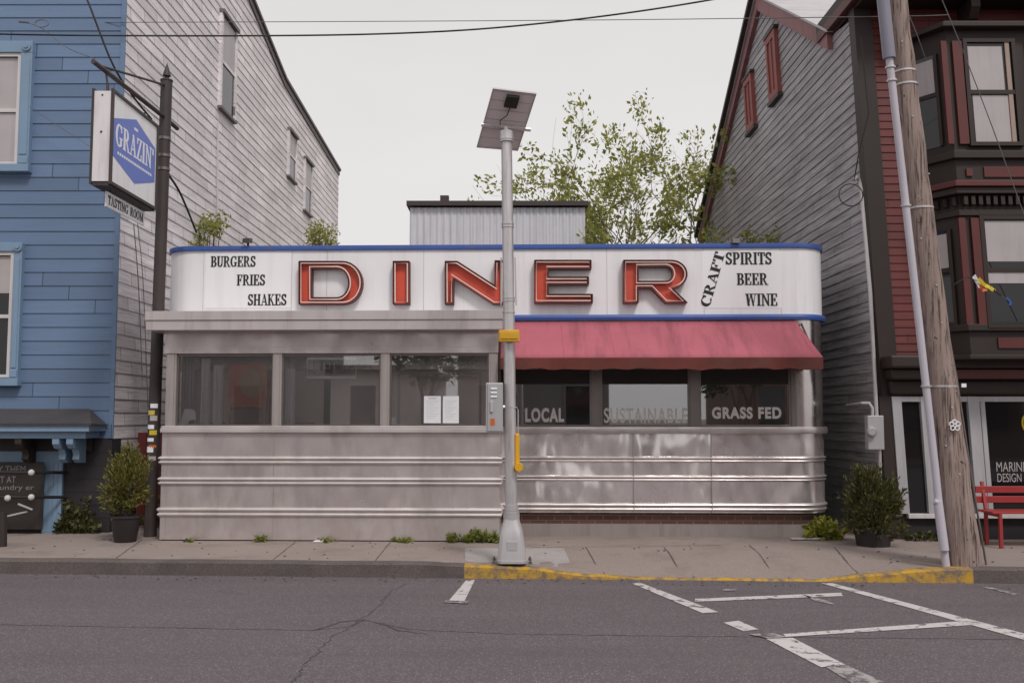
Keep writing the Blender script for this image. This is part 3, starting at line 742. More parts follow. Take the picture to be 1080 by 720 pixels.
m = MB(); zf = at(60,487,LY-.06).z; xa, xb = at(46,520,LY-.06).x, at(65.5,520,LY-.06).x
m.box(xa-.01,xb,LY-.07,LY-.021,0,zf); m.box(-13.5,xb+.01,LY-.075,LY-.021,zf+.001,z_b-.022)
for k in range(4): m.box(xa+.02+k*.062,xa+.07+k*.062,LY-.076,LY-.05,.02,zf-.02)
m.build('pilaster', M['light_blue'], lb)
m = MB(); m.box(-13.5,xa-.012,LY-.05,LY-.021,0,zf); m.build('shop_front', M['dark_wood'], lb)
# dark letter board in front of the shop
by = LY-.16; bz = at(44,489,by).z; bx1 = at(46,500,by).x
ms = thing('letter_board', 'dark brown message board with pale capitals beside the light blue pilaster', 'sign board', (bx1-.5, by, 0))
m = MB(); m.box(bx1-1.2,bx1,by-.02,by+.03,.06,bz); m.build('board', M['dark_wood'], ms, bevel=.004)
m = MB(); m.box(bx1-1.22,bx1+.02,by-.028,by-.021,bz-.01,bz+.02); m.box(bx1-.02,bx1+.02,by-.029,by-.021,.06,bz-.011); m.build('frame', M['black_metal'], ms)
for txt, xl, xr_, yt_, yb_ in (('Y THEM',-2,27,491,498),('T AT',0,17,502,509),('undry er',0,36,511,518)):
    a = at(xl,yb_,by-.021); b_ = at(xr_,yt_,by-.021)
    sans('lettering', txt, b_.z-a.z, b_.x-a.x, M['chalk'], ms, WORLD[ms.name].inverted() @ Matrix.Translation(a) @ Matrix.Rotation(R(90),4,'X'))
# handrail
hr = thing('handrail', 'black two-bar handrail with white end knobs before the dark letter board', 'railing', at(34,566,13.2))
m = MB()
hy = 13.25
for py in (498,524):
    m.tube([at(-60,py-1,hy), at(35,py,hy), at(70,py,LY-.05)], .022, 8)
build_split(m, 'rail', M['black_metal'], hr)
m = MB()
for px in (3,):
    m.tube([gnd(px,576,0), at(px,540,gnd(px,576,0).y)], .05, 8)
m.build('post', M['dark_wood'], hr)
for (px,py) in ((33,498),(33,524),(8,525)):
    m = MB(); m.sphere(at(px,py,hy-.04), .042); m.build('knob', M['white_frame'], hr)
m = MB(); m.bar(at(-10,548,hy-.2), at(29,539,hy), .02, .02); m.bar(at(19,531,hy-.1), at(34,537,hy), .025, .025); build_split(m, 'brace', M['grey_frame'], hr)
# red board and dark screen in the alley
m = MB(); a = at(128,455,14.6); b_ = at(170,562,14.6); m.box(LX+.035, at(176,470,14.6).x, 14.6,14.66, .0, at(140,456,14.6).z)
for k in range(5): m.box(LX+.05+k*.13, LX+.165+k*.13, 14.585,14.60, .02, at(140,457,14.6).z)
tag(m.build('alley_gate', M['red_door']), 'dark red board gate closing the alley between blue building and diner', 'gate')

# ------------------------------------------------------------------ RIGHT BUILDING
LEAN = .045
RX, RY = 5.02, 13.0
def lean(p): return Vector((p.x-LEAN*p.z, p.y, p.z))
class LMB(MB):
    def build(s, *a, **k):
        s.v = [lean(p) for p in s.v]; return MB.build(s, *a, **k)
rb = thing('gabled_building', 'old leaning building with grey clapboard gable side, dark red front and bay windows', 'building', (RX, RY, 0))
RPN = (1,0,LEAN); RP0 = (RX,0,0)
def rs(px, py): return hit(px,py,RP0,RPN)
pk, fe, be = rs(803,-3), rs(878,37), rs(743,242)
prof_y = [(RY, fe.z+.05), (fe.y, fe.z), (pk.y, pk.z), (be.y, be.z)]
def gspan(z):
    lo = RY; hi = be.y
    if z > be.z: hi = be.y+(pk.y-be.y)*(z-be.z)/(pk.z-be.z)
    if z > fe.z: lo = fe.y+(pk.y-fe.y)*(z-fe.z)/(pk.z-fe.z)
    return (lo, hi)
m = LMB(); claps(m, lambda s,o,z: Vector((RX-o, s, z)), 0, pk.z, .138, gspan, .016); m.build('side_wall', M['grey_clap'], rb)
# rake boards
def rake(a, b_, m, w=.20, out=.09):
    m.hexa([Vector((RX-out,a[0],a[1]-w)),Vector((RX+.02,a[0],a[1]-w)),Vector((RX+.02,a[0],a[1]+.03)),Vector((RX-out,a[0],a[1]+.03))],
           [Vector((RX-out,b_[0],b_[1]-w)),Vector((RX+.02,b_[0],b_[1]-w)),Vector((RX+.02,b_[0],b_[1]+.03)),Vector((RX-out,b_[0],b_[1]+.03))])
m = LMB(); rake((pk.y,pk.z),(be.y+.3,be.z-.15),m); rake((fe.y-.02,fe.z+.03),(pk.y,pk.z),m,.26); m.build('rake_board', M['pale_red_trim'], rb)
m = LMB(); rake((pk.y+.1,pk.z+.06),(be.y+.35,be.z-.1),m,.05,.2); m.build('rake_edge', M['brown_trim'], rb)
m = LMB(); X2 = 12.5
m.hexa([Vector((RX-.12,fe.y-.1,fe.z+.04)),Vector((X2,fe.y-.1,fe.z+.04)),Vector((X2,pk.y,pk.z+.06)),Vector((RX-.12,pk.y,pk.z+.06))],[Vector((RX-.12,fe.y-.1,fe.z-.0)),Vector((X2,fe.y-.1,fe.z-.0)),Vector((X2,pk.y,pk.z+.02)),Vector((RX-.12,pk.y,pk.z+.02))])
m.hexa([Vector((RX-.12,be.y+.4,be.z-.2)),Vector((X2,be.y+.4,be.z-.2)),Vector((X2,pk.y,pk.z+.06)),Vector((RX-.12,pk.y,pk.z+.06))],[Vector((RX-.12,be.y+.4,be.z-.24)),Vector((X2,be.y+.4,be.z-.24)),Vector((X2,pk.y,pk.z+.02)),Vector((RX-.12,pk.y,pk.z+.02))])
m.build('roof', M['roof_sheet'], rb)
m = LMB(); m.box(RX+.03,X2,RY+.05,be.y,0,be.z-.1); m.box(RX+.03,X2,RY+.05,fe.y,be.z-.1,fe.z+.1); m.build('structure_core', M['green_trim'], rb)
# louvred shutters on gable
for (c4) in (((810,24),(810+15,35),(828,98),(817,110)), ((787,72),(797,66),(803,132),(793,143))):
    pass
for (xl, xr_, yt_, yb_) in ((816,825,30,103),(791,799.5,77,136)):
    q0 = rs(xl,yb_); q1 = rs(xr_,yb_); zt_ = rs((xl+xr_)/2,yt_).z; zb_ = rs((xl+xr_)/2,yb_).z
    ya, yb2 = q1.y, q0.y; cy_ = (ya+yb2)/2; hw = max(.3,(yb2-ya)/2)
    m = LMB(); m.box(RX-.06,RX,cy_-hw,cy_+hw,zb_,zt_); sh = m.build('gable_shutter', M['shutter_red'], rb)
    m = LMB()
    m.box(RX-.085,RX-.061,cy_-hw,cy_-hw+.1,zb_,zt_); m.box(RX-.085,RX-.061,cy_+hw-.1,cy_+hw,zb_,zt_); m.box(RX-.084,RX-.061,cy_-hw+.1,cy_+hw-.1,zb_,zb_+.12); m.box(RX-.084,RX-.061,cy_-hw+.1,cy_+hw-.1,zt_-.12,zt_)
    m.box(RX-.078,RX-.061,cy_-.03,cy_+.03,zb_+.12,zt_-.12); m.build('frame', M['shutter_red'], sh)
    m = LMB(); m.box(RX-.1,RX-.001,cy_-hw-.05,cy_+hw+.05,zb_-.07,zb_-.002); m.box(RX-.1,RX-.001,cy_-hw-.05,cy_+hw+.05,zt_+.002,zt_+.05); build_split(m, 'sill', M['brown_trim'], sh)
# front wall
zs = at(1000,398,RY).z
m = LMB(); claps(m, lambda s,o,z: Vector((s, RY-o, z)), zs-.3, fe.z+.4, .108, lambda z: (RX+.12, X2)); m.build('front_wall', M['red_clap'], rb)
m = LMB(); m.box(RX-.035,RX+.20,RY-.05,RY+.16,0,fe.z+.2); m.build('corner_board', M['green_trim'], rb)
# main cornice
m = LMB(); m.box(RX-.10,X2,RY-.75,RY+1.35,fe.z+.16,fe.z+.30); m.box(RX-.02,X2,RY-.45,RY+1.3,fe.z-.02,fe.z+.158); m.build('cornice', M['green_trim'], rb, bevel=.01)
m = LMB(); m.box(RX-.115,RX-.02,RY-.6,RY+1.30,fe.z+.02,fe.z+.155); m.build('cornice_edge', M['red_trim'], rb)
for k in range(7):
    xk = RX+.34+k*1.05; m = LMB(); prof = [(0,0),(.4,0),(.4,-.12),(.3,-.25),(.16,-.32),(.14,-.6),(.0,-.7)]
    L = [Vector((xk,RY-.03-a,fe.z-.03+b_)) for a,b_ in prof]; Q = [p+Vector((.12,0,0)) for p in L]; n = len(L)
    m.add(L+Q, [tuple(range(n)), tuple(reversed(range(n,2*n)))]+[(i,(i+1)%n,n+(i+1)%n,n+i) for i in range(n)]); m.build('bracket', M['green_trim'], rb)
# two-storey bay window
BY = 12.45
def bx_(px,py,Y=BY): 
    p = at(px,py,Y); return p
bl = at(1003,110,BY); XB = bl.x+LEAN*bl.z            # unleaned left edge of bay front
XW = XB-.34; XE = 9.2
def bayring(z0,z1,out=0): return [(XW-out,RY-.02),(XB-out*.6,BY-out),(XE+out,BY-out),(XE+out+.3,RY-.02)]
def zat(py): return at(1040,py,BY).z
m = LMB(); m.tube_rings([[Vector((x,y,z)) for x,y in bayring(0,0)] for z in (zat(374),zat(22))]); bay = m.build('bay_window', M['green_trim'], rb)
def bayband(py0,py1,out,name,mt):
    m = LMB(); m.tube_rings([[Vector((x,y,z)) for x,y in bayring(0,0,out)] for z in (zat(py0),zat(py1))]); return m.build(name, mt, bay, bevel=.008)
bayband(32,27,.14,'cornice_band',M['green_trim']); bayband(168,160,.07,'sill_band',M['green_trim']); bayband(199,193,.16,'cornice_band',M['red_trim'])
bayband(206,199.5,.12,'cornice_band',M['green_trim']); bayband(228,222,.04,'cornice_band',M['green_trim'])
bayband(349,342,.06,'sill_band',M['green_trim']); bayband(379,374.5,.12,'sill_band',M['green_trim'])
m = LMB()
for k in range(34):
    x = XB+.03+k*.095; m.box(x,x+.05,BY-.085,BY-.001,zat(217),zat(208))
m.build('dentils', M['green_trim'], bay); m = LMB()
for k in range(5):
    t = (k+.5)/5; x = XW+(XB-XW)*t; y = RY-.02+(BY-RY+.02)*t; m.box(x-.05,x-.005,y-.06,y,zat(217),zat(208))
m.build('dentils', M['green_trim'], bay)
m = LMB(); m.box(XB+.35,XE-.2,BY-.02,BY-.001,zat(187),zat(176)); m.box(XB+.35,XE-.2,BY-.02,BY-.001,zat(367),zat(356)); m.box(XB+.12,XB+.2,BY-.025,BY-.001,zat(186),zat(178)); build_split(m, 'apron_panel', M['red_trim'], bay)
# storefront lintel band
def fx(px,py,Y=BY): p = at(px,py,Y); return p.x+LEAN*p.z
for (lx, rx_, gt, gm, gb, s1, s2, tag_) in ((1022,1069,46,98,151,(995,1001),(1007,1017),0),(1040,1092,232,285,342,(1014,1021),(1027,1036),1)):
    mid = (gt+gb)/2
    gl, gr = fx(lx,mid), fx(rx_,mid); z0, z1, zm = zat(gb), zat(gt), zat(gm)
    m = LMB(); m.box(gl,gr,BY-.02,BY-.001,z0,z1); wn = m.build('window', M['dark_glass'], bay)
    m = LMB()
    if tag_ == 0: m.box(gl+.015,gr-.12,BY-.026,BY-.021,zm+.03,z1-.05); m.box(gl+.03,gr-.09,BY-.026,BY-.021,z0+.01,zm-.04)
    else: m.box(gl+.02,gr-.03,BY-.026,BY-.021,zat(276),z1-.02)
    m.build('window_shade', M['shade'], wn)
    if tag_:
        m = LMB(); m.box(gl+.01,gr-.01,BY-.032,BY-.0265,zat(299),zat(286)); m.build('curtain', M['shade'], wn)
    m = LMB(); m.box(gl,gr,BY-.045,BY-.001,zm-.03,zm+.025); m.box(gl-.05,gl,BY-.05,BY-.001,z0,z1); m.box(gr,gr+.05,BY-.05,BY-.001,z0,z1); m.box(gl-.05,gr+.05,BY-.051,BY-.001,z1,z1+.05); m.box(gl-.06,gr+.06,BY-.07,BY-.001,z0-.05,z0); m.build('frame', M['green_trim'], wn)
    m = LMB(); m.box(gr-.085,gr-.03,BY-.04,BY-.022,z0,z1); m.build('side_strip', M['sash'], wn)
    for (a,b_) in (s1,s2):
        xa_, xb_ = fx(a,mid), fx(b_,mid)
        m = LMB(); m.box(xa_,xb_,BY-.04,BY-.001,z0-.02,z1+.02); m.build('red_strip', M['red_trim'], bay)
    xs2 = gr+.2; m = LMB(); m.box(xs2,xs2+.12,BY-.04,BY-.001,z0-.02,z1+.02); m.build('red_strip', M['red_trim'], bay)
    # narrow window on the canted side
    pa, pb = Vector((XW,RY-.02,0)), Vector((XB,BY,0)); d = (pb-pa); nrm = Vector((d.y,-d.x,0)).normalized()
    def cq(t0,t1,za,zb,o0,o1):
        A = pa+d*t0; B = pa+d*t1
        return [A+nrm*o1+Vector((0,0,za)),B+nrm*o1+Vector((0,0,za)),B+nrm*o1+Vector((0,0,zb)),A+nrm*o1+Vector((0,0,zb))],[A+nrm*o0+Vector((0,0,za)),B+nrm*o0+Vector((0,0,za)),B+nrm*o0+Vector((0,0,zb)),A+nrm*o0+Vector((0,0,zb))]
    m = LMB(); m.hexa(*cq(.2,.72,z0,z1-.1,0,.012)); w2 = m.build('side_window', M['dark_glass'], bay)
    m = LMB(); m.hexa(*cq(.2,.72,zm,zm+.05,.0125,.03)); m.hexa(*cq(.13,.2,z0,z1-.1,0,.04)); m.hexa(*cq(.72,.79,z0,z1-.1,0,.04)); m.build('frame', M['green_trim'], w2)
    m = LMB(); m.hexa(*cq(.24,.68,zm+.06,z1-.15,.0126,.016)); m.build('window_shade', M['shade'], w2)
# shopfront
def sz(py,Y=RY): return at(1000,py,Y).z
m = LMB(); m.box(RX-.02,X2,RY-.40,RY+.02,sz(388,RY-.4),sz(374,RY-.4)); m.box(RX+.02,X2,RY-.30,RY+.02,sz(400,RY-.3),sz(388.3,RY-.3)); m.box(RX+.05,X2,RY-.14,RY+.02,sz(416,RY-.14),sz(400.3,RY-.14)); m.build('shop_cornice', M['green_trim'], rb, bevel=.03)
m = LMB(); m.box(fx(1000,390,RY-.31),X2,RY-.315,RY-.301,sz(399,RY-.3),sz(390,RY-.3)); m.build('sign_band', M['red_trim'], rb)
SY = RY-.03
zsill, ztop = at(1000,541,SY).z, at(1000,418,SY).z
m = LMB(); m.box(RX+.2,X2,SY-.02,RY+.1,-.05,zsill-.06); m.build('stall_riser', M['charcoal'], rb, bevel=.004)
m = LMB(); m.box(fx(955,541,SY),X2,SY-.10,SY+.02,zsill-.058,zsill+.0); m.build('shop_sill', M['white_frame'], rb, bevel=.005)
posts = [(943,953,418,541),(973,984,420,541),(1023,1035,418,541)]
m = LMB()
for a,b_,t_,bb in posts:
    m.box(fx(a,480,SY),fx(b_,480,SY),SY-.07,SY+.02,zsill+.001,ztop)
m.box(fx(953,480,SY)+.001,X2,SY-.06,SY+.02,ztop-.07,ztop-.001) ; m.box(fx(1036,480,SY),fx(1041,480,SY),SY-.06,SY+.02,zsill+.001,ztop-.071)
m.build('shop_frame', M['grey_frame'], rb, bevel=.004)
m = LMB(); m.box(fx(930,480,SY),fx(943,480,SY)-.002,SY-.05,SY+.02,zsill-.05,ztop); m.build('shop_trim', M['green_trim'], rb)
for a,b_ in ((953,973),(984,1023),(1041,1300)):
    m = LMB(); m.box(fx(a,480,SY)+.002,fx(b_,480,SY)-.002,SY-.01,SY+.005,zsill+.002,ztop-.072); sp_ = m.build('shop_window', M['dark_glass'], rb)
    if a == 1041:
        for txt, xl, xr_, yt_, yb_ in (('MARINE P',1051,1090,487,497),('DESIGN',1052,1077,499,508)):
            p = at(xl,yb_,SY-.0105); q = at(xr_,yt_,SY-.0105)
            sans('lettering', txt, q.z-p.z, q.x-p.x, M['chalk_mid'], sp_, WORLD[sp_.name].inverted() @ Matrix.Translation(p) @ Matrix.Rotation(R(90),4,'X'))
        m = MB(); p = at(1083,446,SY-.02); m.tube([p+Vector((.06*math.cos(t*.5),0,.11*math.sin(t*.5))) for t in range(13)], .012, 8); m.build('yellow_emblem', M['flag_y'], sp_)
    else:
        m = MB(); 
        for (px_,py_,r_) in ((962,450,.07),(966,475,.06),(960,505,.09),(967,528,.07)):
            pass
        if m.v: m.build('displayed_goods', M['inside'], sp_)

# electric meter on corner
em = thing('electric_meter', 'grey electric meter box with round dial and tall conduit at the grey gable corner', 'electric meter', (4.86,12.86,0))
EY = 12.84
a, b_ = at(916,474,EY), at(932,438,EY)
m = MB(); m.box(a.x,b_.x,EY,EY+.12,a.z,b_.z); m.build('box', M['cab'], em, bevel=.008)
m = MB(); c = at(919,455,EY); m.tube([c,c+Vector((-.01,-.05,0)),c+Vector((-.015,-.075,0))],[.065,.065,.045],16); m.build('dial', M['galv'], em, smooth=40)
m = MB(); m.tube([at(924.5,438,EY+.05),at(918,310,EY+.05),at(908,200,EY+.05),at(906,190,EY+.05),at(903,187,EY-.02),at(900.5,190,EY-.06)],.026,8); m.tube([at(928,474,EY+.06),at(929,560,EY+.06)],.02,8)
m.tube([at(920,440,EY+.04),at(920,430,EY+.04),at(917,425,EY+.05),at(910,425,EY+.1),at(893,427,EY+1.1)],.02,8); m.build('conduit', M['galv'], em, smooth=40)
m = MB(); m.tube([at(901,190,EY-.06)+Vector((-.05-.16*math.sin(t*.42),0,-.05-.3*(1-math.cos(t*.42))*.5)) for t in range(16)],.008,5); m.tube([at(901,190,EY-.06),at(905,165,EY-.2),at(916,120,EY-.3),at(908,40,EY-.3)],.008,5); m.build('service_wire', M['cable'], em)

# ------------------------------------------------------------------ DINER
ROT = -.030
DO = Vector((0, 12.68, 0))
dn = thing('diner', 'stainless steel diner with white rounded sign band, red awning and projecting front room', 'diner', DO, ROT)
DM = WORLD[dn.name]; DMi = DM.inverted()
def dl(px, py, v=0.0):                 # pixel -> diner's own frame, on its plane y = v
    o = DMi @ CAM; d = DMi.to_3x3() @ ray(px,py); t = (v-o.y)/d.y
    return o+d*t
V = .56                                # main facade lies behind the front room
RAD = .42
uL, uR = dl(183.5,300,V+RAD).x, dl(866.5,430,V+RAD).x
def dpath(rad=RAD, ul=None, ur=None, v=V, back=5.0, n=10):
    ul = uL if ul is None else ul; ur = uR if ur is None else ur
    p = [(ul, v+back)]
    for k in range(n+1):
        t = math.pi+math.pi/2*k/n; p.append((ul+rad+rad*math.cos(t), v+rad+rad*math.sin(t)))
    for k in range(n+1):
        t = -math.pi/2+math.pi/2*k/n; p.append((ur-rad+rad*math.cos(t), v+rad+rad*math.sin(t)))
    p.append((ur, v+back)); return p
def dz(py, v=V, px=700): return dl(px,py,v).z
P0 = dpath()
z_top, z_bt, z_bb0, z_bb1 = dz(257.5), dz(262.5), dz(332), dz(337.5)
m = MB(); m.sweep(P0, [(-.06,z_bb0-.03),(0.02,z_bb0-.03),(.02,z_bt+.02),(-.06,z_bt+.02)], True); fas = m.build('sign_fascia', M['fascia'], dn, True, smooth=30)
m = MB(); m.sweep(P0, [(-.08,z_bt),(.045,z_bt),(.05,z_bt+.02),(.045,z_top),(-.08,z_top)], True); m.build('top_trim', M['blue_trim'], dn, True, smooth=30)
m = MB(); m.sweep(P0, [(-.06,z_bb1),(.06,z_bb1),(.07,(z_bb0+z_bb1)/2),(.06,z_bb0),(-.06,z_bb0)], True); m.build('bottom_trim', M['blue_trim'], dn, True, smooth=30)
m = MB(); m.add([Vector((x,y,z_top-.06)) for x,y in P0], [tuple(range(len(P0)))]); m.build('roof', M['dark_roof'], dn, True)
# panel seams on fascia
m = MB()
for px in (215,308,345,447,640,742,823):
    u = dl(px,300,V).x; m.box(u-.003,u+.003,V-.0225,V-.019,z_bb0,z_bt)
build_split(m, 'fascia_seam', M['slab'], fas, local=True)
for (a,b_,t_,bb) in ((216,307,266,325),(741,823,264,325)):
    p = dl(a,bb,V-.021); q = dl(b_,t_,V-.021); m = MB(); m.box(p.x,q.x,V-.0235,V-.0205,p.z,q.z); m.build('painted_patch', M['fascia_patch'], fas, True)
def onf(x, z, o): return Vector((x, V-.0238-o, z))
for t_, x0, x1, y0, y1 in (('BURGERS',222.5,270,281.5,270),('FRIES',250,280,301,289.5),('SHAKES',261.5,302.5,322,310),('SPIRITS',765.5,814,279,266),('BEER',777.5,809.5,300.5,288),('WINE',786.5,820,322.5,309.5)):
    a = dl(x0,y0,V-.024); b_ = dl(x1,y1,V-.024)
    serif_mb(t_, onf, a.x, a.z, b_.x, b_.z).build('lettering', M['black'], fas, True)
# CRAFT climbs the panel at an angle, letter heads leaning left
a = dl(748.5,324,V-.024); b_ = dl(764.5,268,V-.024); ln = (b_-a).length; dx = Vector((b_.x-a.x,0,b_.z-a.z)).normalized(); dyv = Vector((-dx.z,0,dx.x))
serif_mb('CRAFT', lambda x,y,o: Vector((a.x,V-.0238-o,a.z))+dx*x+dyv*y, 0, 0, ln, .135).build('lettering', M['black'], fas, True)

# neon channel letters
def offs(loop, d):                      # inset a closed loop to its left by d
    n = len(loop); out = []
    ar = sum(loop[i][0]*loop[(i+1)%n][1]-loop[(i+1)%n][0]*loop[i][1] for i in range(n))
    sg = 1 if ar > 0 else -1
    for i in range(n):
        p0 = Vector(loop[i-1]); p = Vector(loop[i]); p1 = Vector(loop[(i+1)%n])
        d0 = (p-p0).normalized(); d1 = (p1-p).normalized(); n0 = Vector((-d0.y,d0.x)); n1 = Vector((-d1.y,d1.x))
        b_ = (n0+n1); b_ = b_.normalized() if b_.length > 1e-6 else n0
        k = min(2.2, 1/max(.3, b_.dot(n0))); q = p+b_*(d*sg*k); out.append((q.x,q.y))
    return out
def ell(cx,cy,rx,ry,a0,a1,n=14): return [(cx+rx*math.cos(R(a0+(a1-a0)*k/n)), cy-ry*math.sin(R(a0+(a1-a0)*k/n))) for k in range(n+1)]
s1, s2 = 4.696, 5.4
cv1 = lambda L: [(300+x/s1, 260+y/s1) for x,y in L]
cv2 = lambda L: [(540+x/s2, 260+y/s2) for x,y in L]
LET = [
 [cv1([(75,75)]+ell(290,181,97,106,90,-90)+[(75,287)]), cv1([(137,110)]+ell(262,182,58,72,90,-90)+[(137,254)])],
 [cv1([(540,75),(620,75),(620,286),(540,286)])],
 [cv1([(797,75),(857,75),(1043,195),(1043,72),(1088,72),(1088,286),(1035,286),(838,158),(838,286),(797,286)])],
 [cv2([(128,80),(450,80),(450,128),(207,128),(207,175),(436,175),(436,217),(207,217),(207,273),(458,273),(458,321),(128,321)])],
 [cv2([(634,80)]+ell(905,160,90,80,90,-62)+[(912,240),(996,321),(872,321),(792,237),(718,237),(718,321),(634,321)]), cv2([(718,116)]+ell(876,157,38,42,90,-90)+[(718,199)])],
]
for loops in LET:
    L3 = [[(lambda p: (p.x,p.z))(dl(x,y,V-.09)) for x,y in lp] for lp in loops]
    m = MB(); yb, yf = V-.021, V-.135
    for lp in L3:
        n = len(lp)
        for i in range(n):
            j = (i+1) % n
            m.add([Vector((lp[i][0],yb,lp[i][1])),Vector((lp[j][0],yb,lp[j][1])),Vector((lp[j][0],yf,lp[j][1])),Vector((lp[i][0],yf,lp[i][1]))],[(0,1,2,3)])
    can = m.build('channel_letter', M['letter_can'], dn, True, solid=.012)
    cu = bpy.data.curves.new('letter_face', 'CURVE'); cu.dimensions = '2D'; cu.fill_mode = 'BOTH'; cu.extrude = .004
    for lp in L3:
        s = cu.splines.new('POLY'); s.points.add(len(lp)-1); s.use_cyclic_u = True
        for i,(x,z) in enumerate(lp): s.points[i].co = (x,z,0,1)
    o = bpy.data.objects.new('letter_face', cu); C.objects.link(o)
    me = bpy.data.meshes.new_from_object(o.evaluated_get(bpy.context.evaluated_depsgraph_get())); C.objects.unlink(o); bpy.data.objects.remove(o); bpy.data.curves.remove(cu)
    for v in me.vertices: v.co = (v.co.x, V-.055-v.co.z, v.co.y)
    me.materials.clear(); me.materials.append(M['letter_face']); link('letter_face', me, can)
    m = MB()
    for k, lp in enumerate(L3):
        tl = offs(lp, .026 if k == 0 else -.024)
        m.tube([Vector((x,yf+.012,z)) for x,z in tl], .0105, 6, True)
        for (x,z) in tl[::5]: m.tube([Vector((x,yf+.012,z)),Vector((x,V-.06,z))], .006, 5)
    m.build('neon_tube', M['neon'], can, True, smooth=60)

# lower right body
zs1, zs0 = dz(450), dz(457)
rb_rows = [(481,487),(501,507),(530,539)]
z_pb, z_br = dz(540.5), dz(553.5)
m = MB(); m.sweep(P0, [(-.05,z_pb),(.0,z_pb),(.0,zs0),(-.05,zs0)], True); m.build('lower_panel', M['panel_r'], dn, True, smooth=30)
m = MB(); m.sweep(P0, [(-.05,zs0),(.05,zs0-.0),(.06,zs0+.03),(.05,zs1),(-.05,zs1)], True); m.build('window_sill', M['rib_r'], dn, True, smooth=35)
for (a,b_) in rb_rows:
    za, zb = dz(b_), dz(a); h = zb-za; m = MB()
    m.sweep(P0, [(.001,za)]+[(.006+.018*math.sin(math.pi*k/6), za+h*.45*k/6) for k in range(7)]+[(.006+.026*math.sin(math.pi*k/6), za+h*.5+h*.5*k/6) for k in range(7)]+[(.001,zb)], True); m.build('trim_rib', M['rib_r'], dn, True, smooth=30)
m = MB()
for px in (668,750):
    u = dl(px,470,V).x; m.box(u-.004,u+.004,V-.0315,V-.0005,z_pb+.0,zs0-.002)
build_split(m, 'panel_seam', M['post'], dn, local=True)
P1 = dpath(RAD-.06, uL+.09, uR-.09, V+.09)
m = MB(); m.sweep(P1, [(-.05,z_br),(0,z_br),(0,z_pb+.02),(-.05,z_pb+.02)], True); m.build('brick_base', M['brick'], dn, True)
m = MB(); m.sweep(P1, [(-.1,-.1),(.035,-.1),(.03,z_br+.006),(-.1,z_br+.006)], True); m.build('concrete_base', M['base_conc'], dn, True)
# window band: steel at rounded ends and header
zh = dz(389)
m = MB(); m.sweep(P0, [(-.05,zh),(.0,zh),(.0,z_bb1),(-.05,z_bb1)], True); m.build('window_header', M['panel_c'], dn, True, smooth=30)
uw = dl(840,420,V).x
Pr = [p for p in P0 if p[0] >= uw-.02]; Pr = [(uw,V)]+[p for p in Pr if p[0] > uw]
m = MB(); m.sweep(Pr, [(-.05,zs1),(.0,zs1),(.0,zh),(-.05,zh)], True); m.build('rounded_corner', M['panel_c'], dn, True, smooth=30)
uE = dl(527,420,0).x
wins = [(545-18,623,'LOCAL',(554,595,445,430)),(634,726.5,'SUSTAINABLE',(637,725,446,430)),(738,832.5,'GRASS FED',(751,824,441.5,429))]
for a,b_,txt,(tx0,tx1,ty0,ty1) in wins:
    u0, u1 = dl(a,420,V+.03).x, dl(b_,420,V+.03).x
    m = MB(); m.box(u0,u1,V+.03,V+.036,zs1+.02,zh+.06); wn = m.build('window', M['glass_r'], dn, True)
    m = MB(); f = .035
    m.box(u0-.02,u0+f-.02,V-.0,V+.05,zs1,zh+.06); m.box(u1-f+.02,u1+.02,V-.0,V+.05,zs1,zh+.06); m.box(u0+f-.02,u1-f+.02,V+.001,V+.05,zs1,zs1+.03); m.build('frame', M['darkpost'], wn, True, bevel=.004)
    p = dl(tx0,ty0,V+.026); q = dl(tx1,ty1,V+.026)
    sans('lettering', txt, q.z-p.z, q.x-p.x, M['ghost_letters'], wn, Matrix.Translation(Vector((p.x,V+.0285,p.z))) @ Matrix.Rotation(R(90),4,'X'), bold=(.018 if txt[0] == 'S' else .045), spacing=1.15)
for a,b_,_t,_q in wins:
    m = MB(); m.box(dl(a,420,V).x-.01,dl(b_,420,V).x+.01,V+.008,V+.028,dl(a,405,V+.01).z,zh+.05); m.build('awning_reflection_band', M['inside_dark'], dn, True)  # dark strip before the upper glass, painting in the awning's reflection
m = MB()
for a,b_ in ((624,633),(727.5,737),(834,839.5)):
    m.box(dl(a,420,V).x,dl(b_,420,V).x,V-.015,V+.06,zs1,zh+.05)
build_split(m, 'mullion', M['darkpost'], dn, local=True, bevel=.008)
# awning
zt_a, ze_a = z_bb1-.012, dl(700,377,V-.75).z
uA0t, uA1t = dl(545,340,V).x-.15, dl(838,338,V).x
AV = V-.75
uA0, uA1 = uE+.02, dl(868,378,AV).x
zv = dl(700,389,AV).z
m = MB(); n = 16; nn = 6
for i in range(n+1):
    t = i/n; top = Vector((uE+.02+(uA1t-uE-.02)*t, V-.025, zt_a)); bot = Vector((uA0+(uA1-uA0)*t, AV, ze_a))
    for j in range(nn+1):
        s = j/nn; p = top.lerp(bot,s); sag = .016*math.sin(math.pi*s)*(.6+.4*math.sin(i*2.2)); m.v.append(p-Vector((0,.3*sag,sag)))
for i in range(n):
    for j in range(nn):
        k = i*(nn+1)+j; m.f.append((k,k+1,k+nn+2,k+nn+1))
b = len(m.v); m.v += [Vector((uA1t,V-.025,zt_a)),Vector((uA1,AV,ze_a)),Vector((uA1-.02,V-.025,ze_a+.02))]; m.f.append((b,b+1,b+2))
aw = m.build('awning', M['awning'], dn, True, smooth=30, solid=.004)
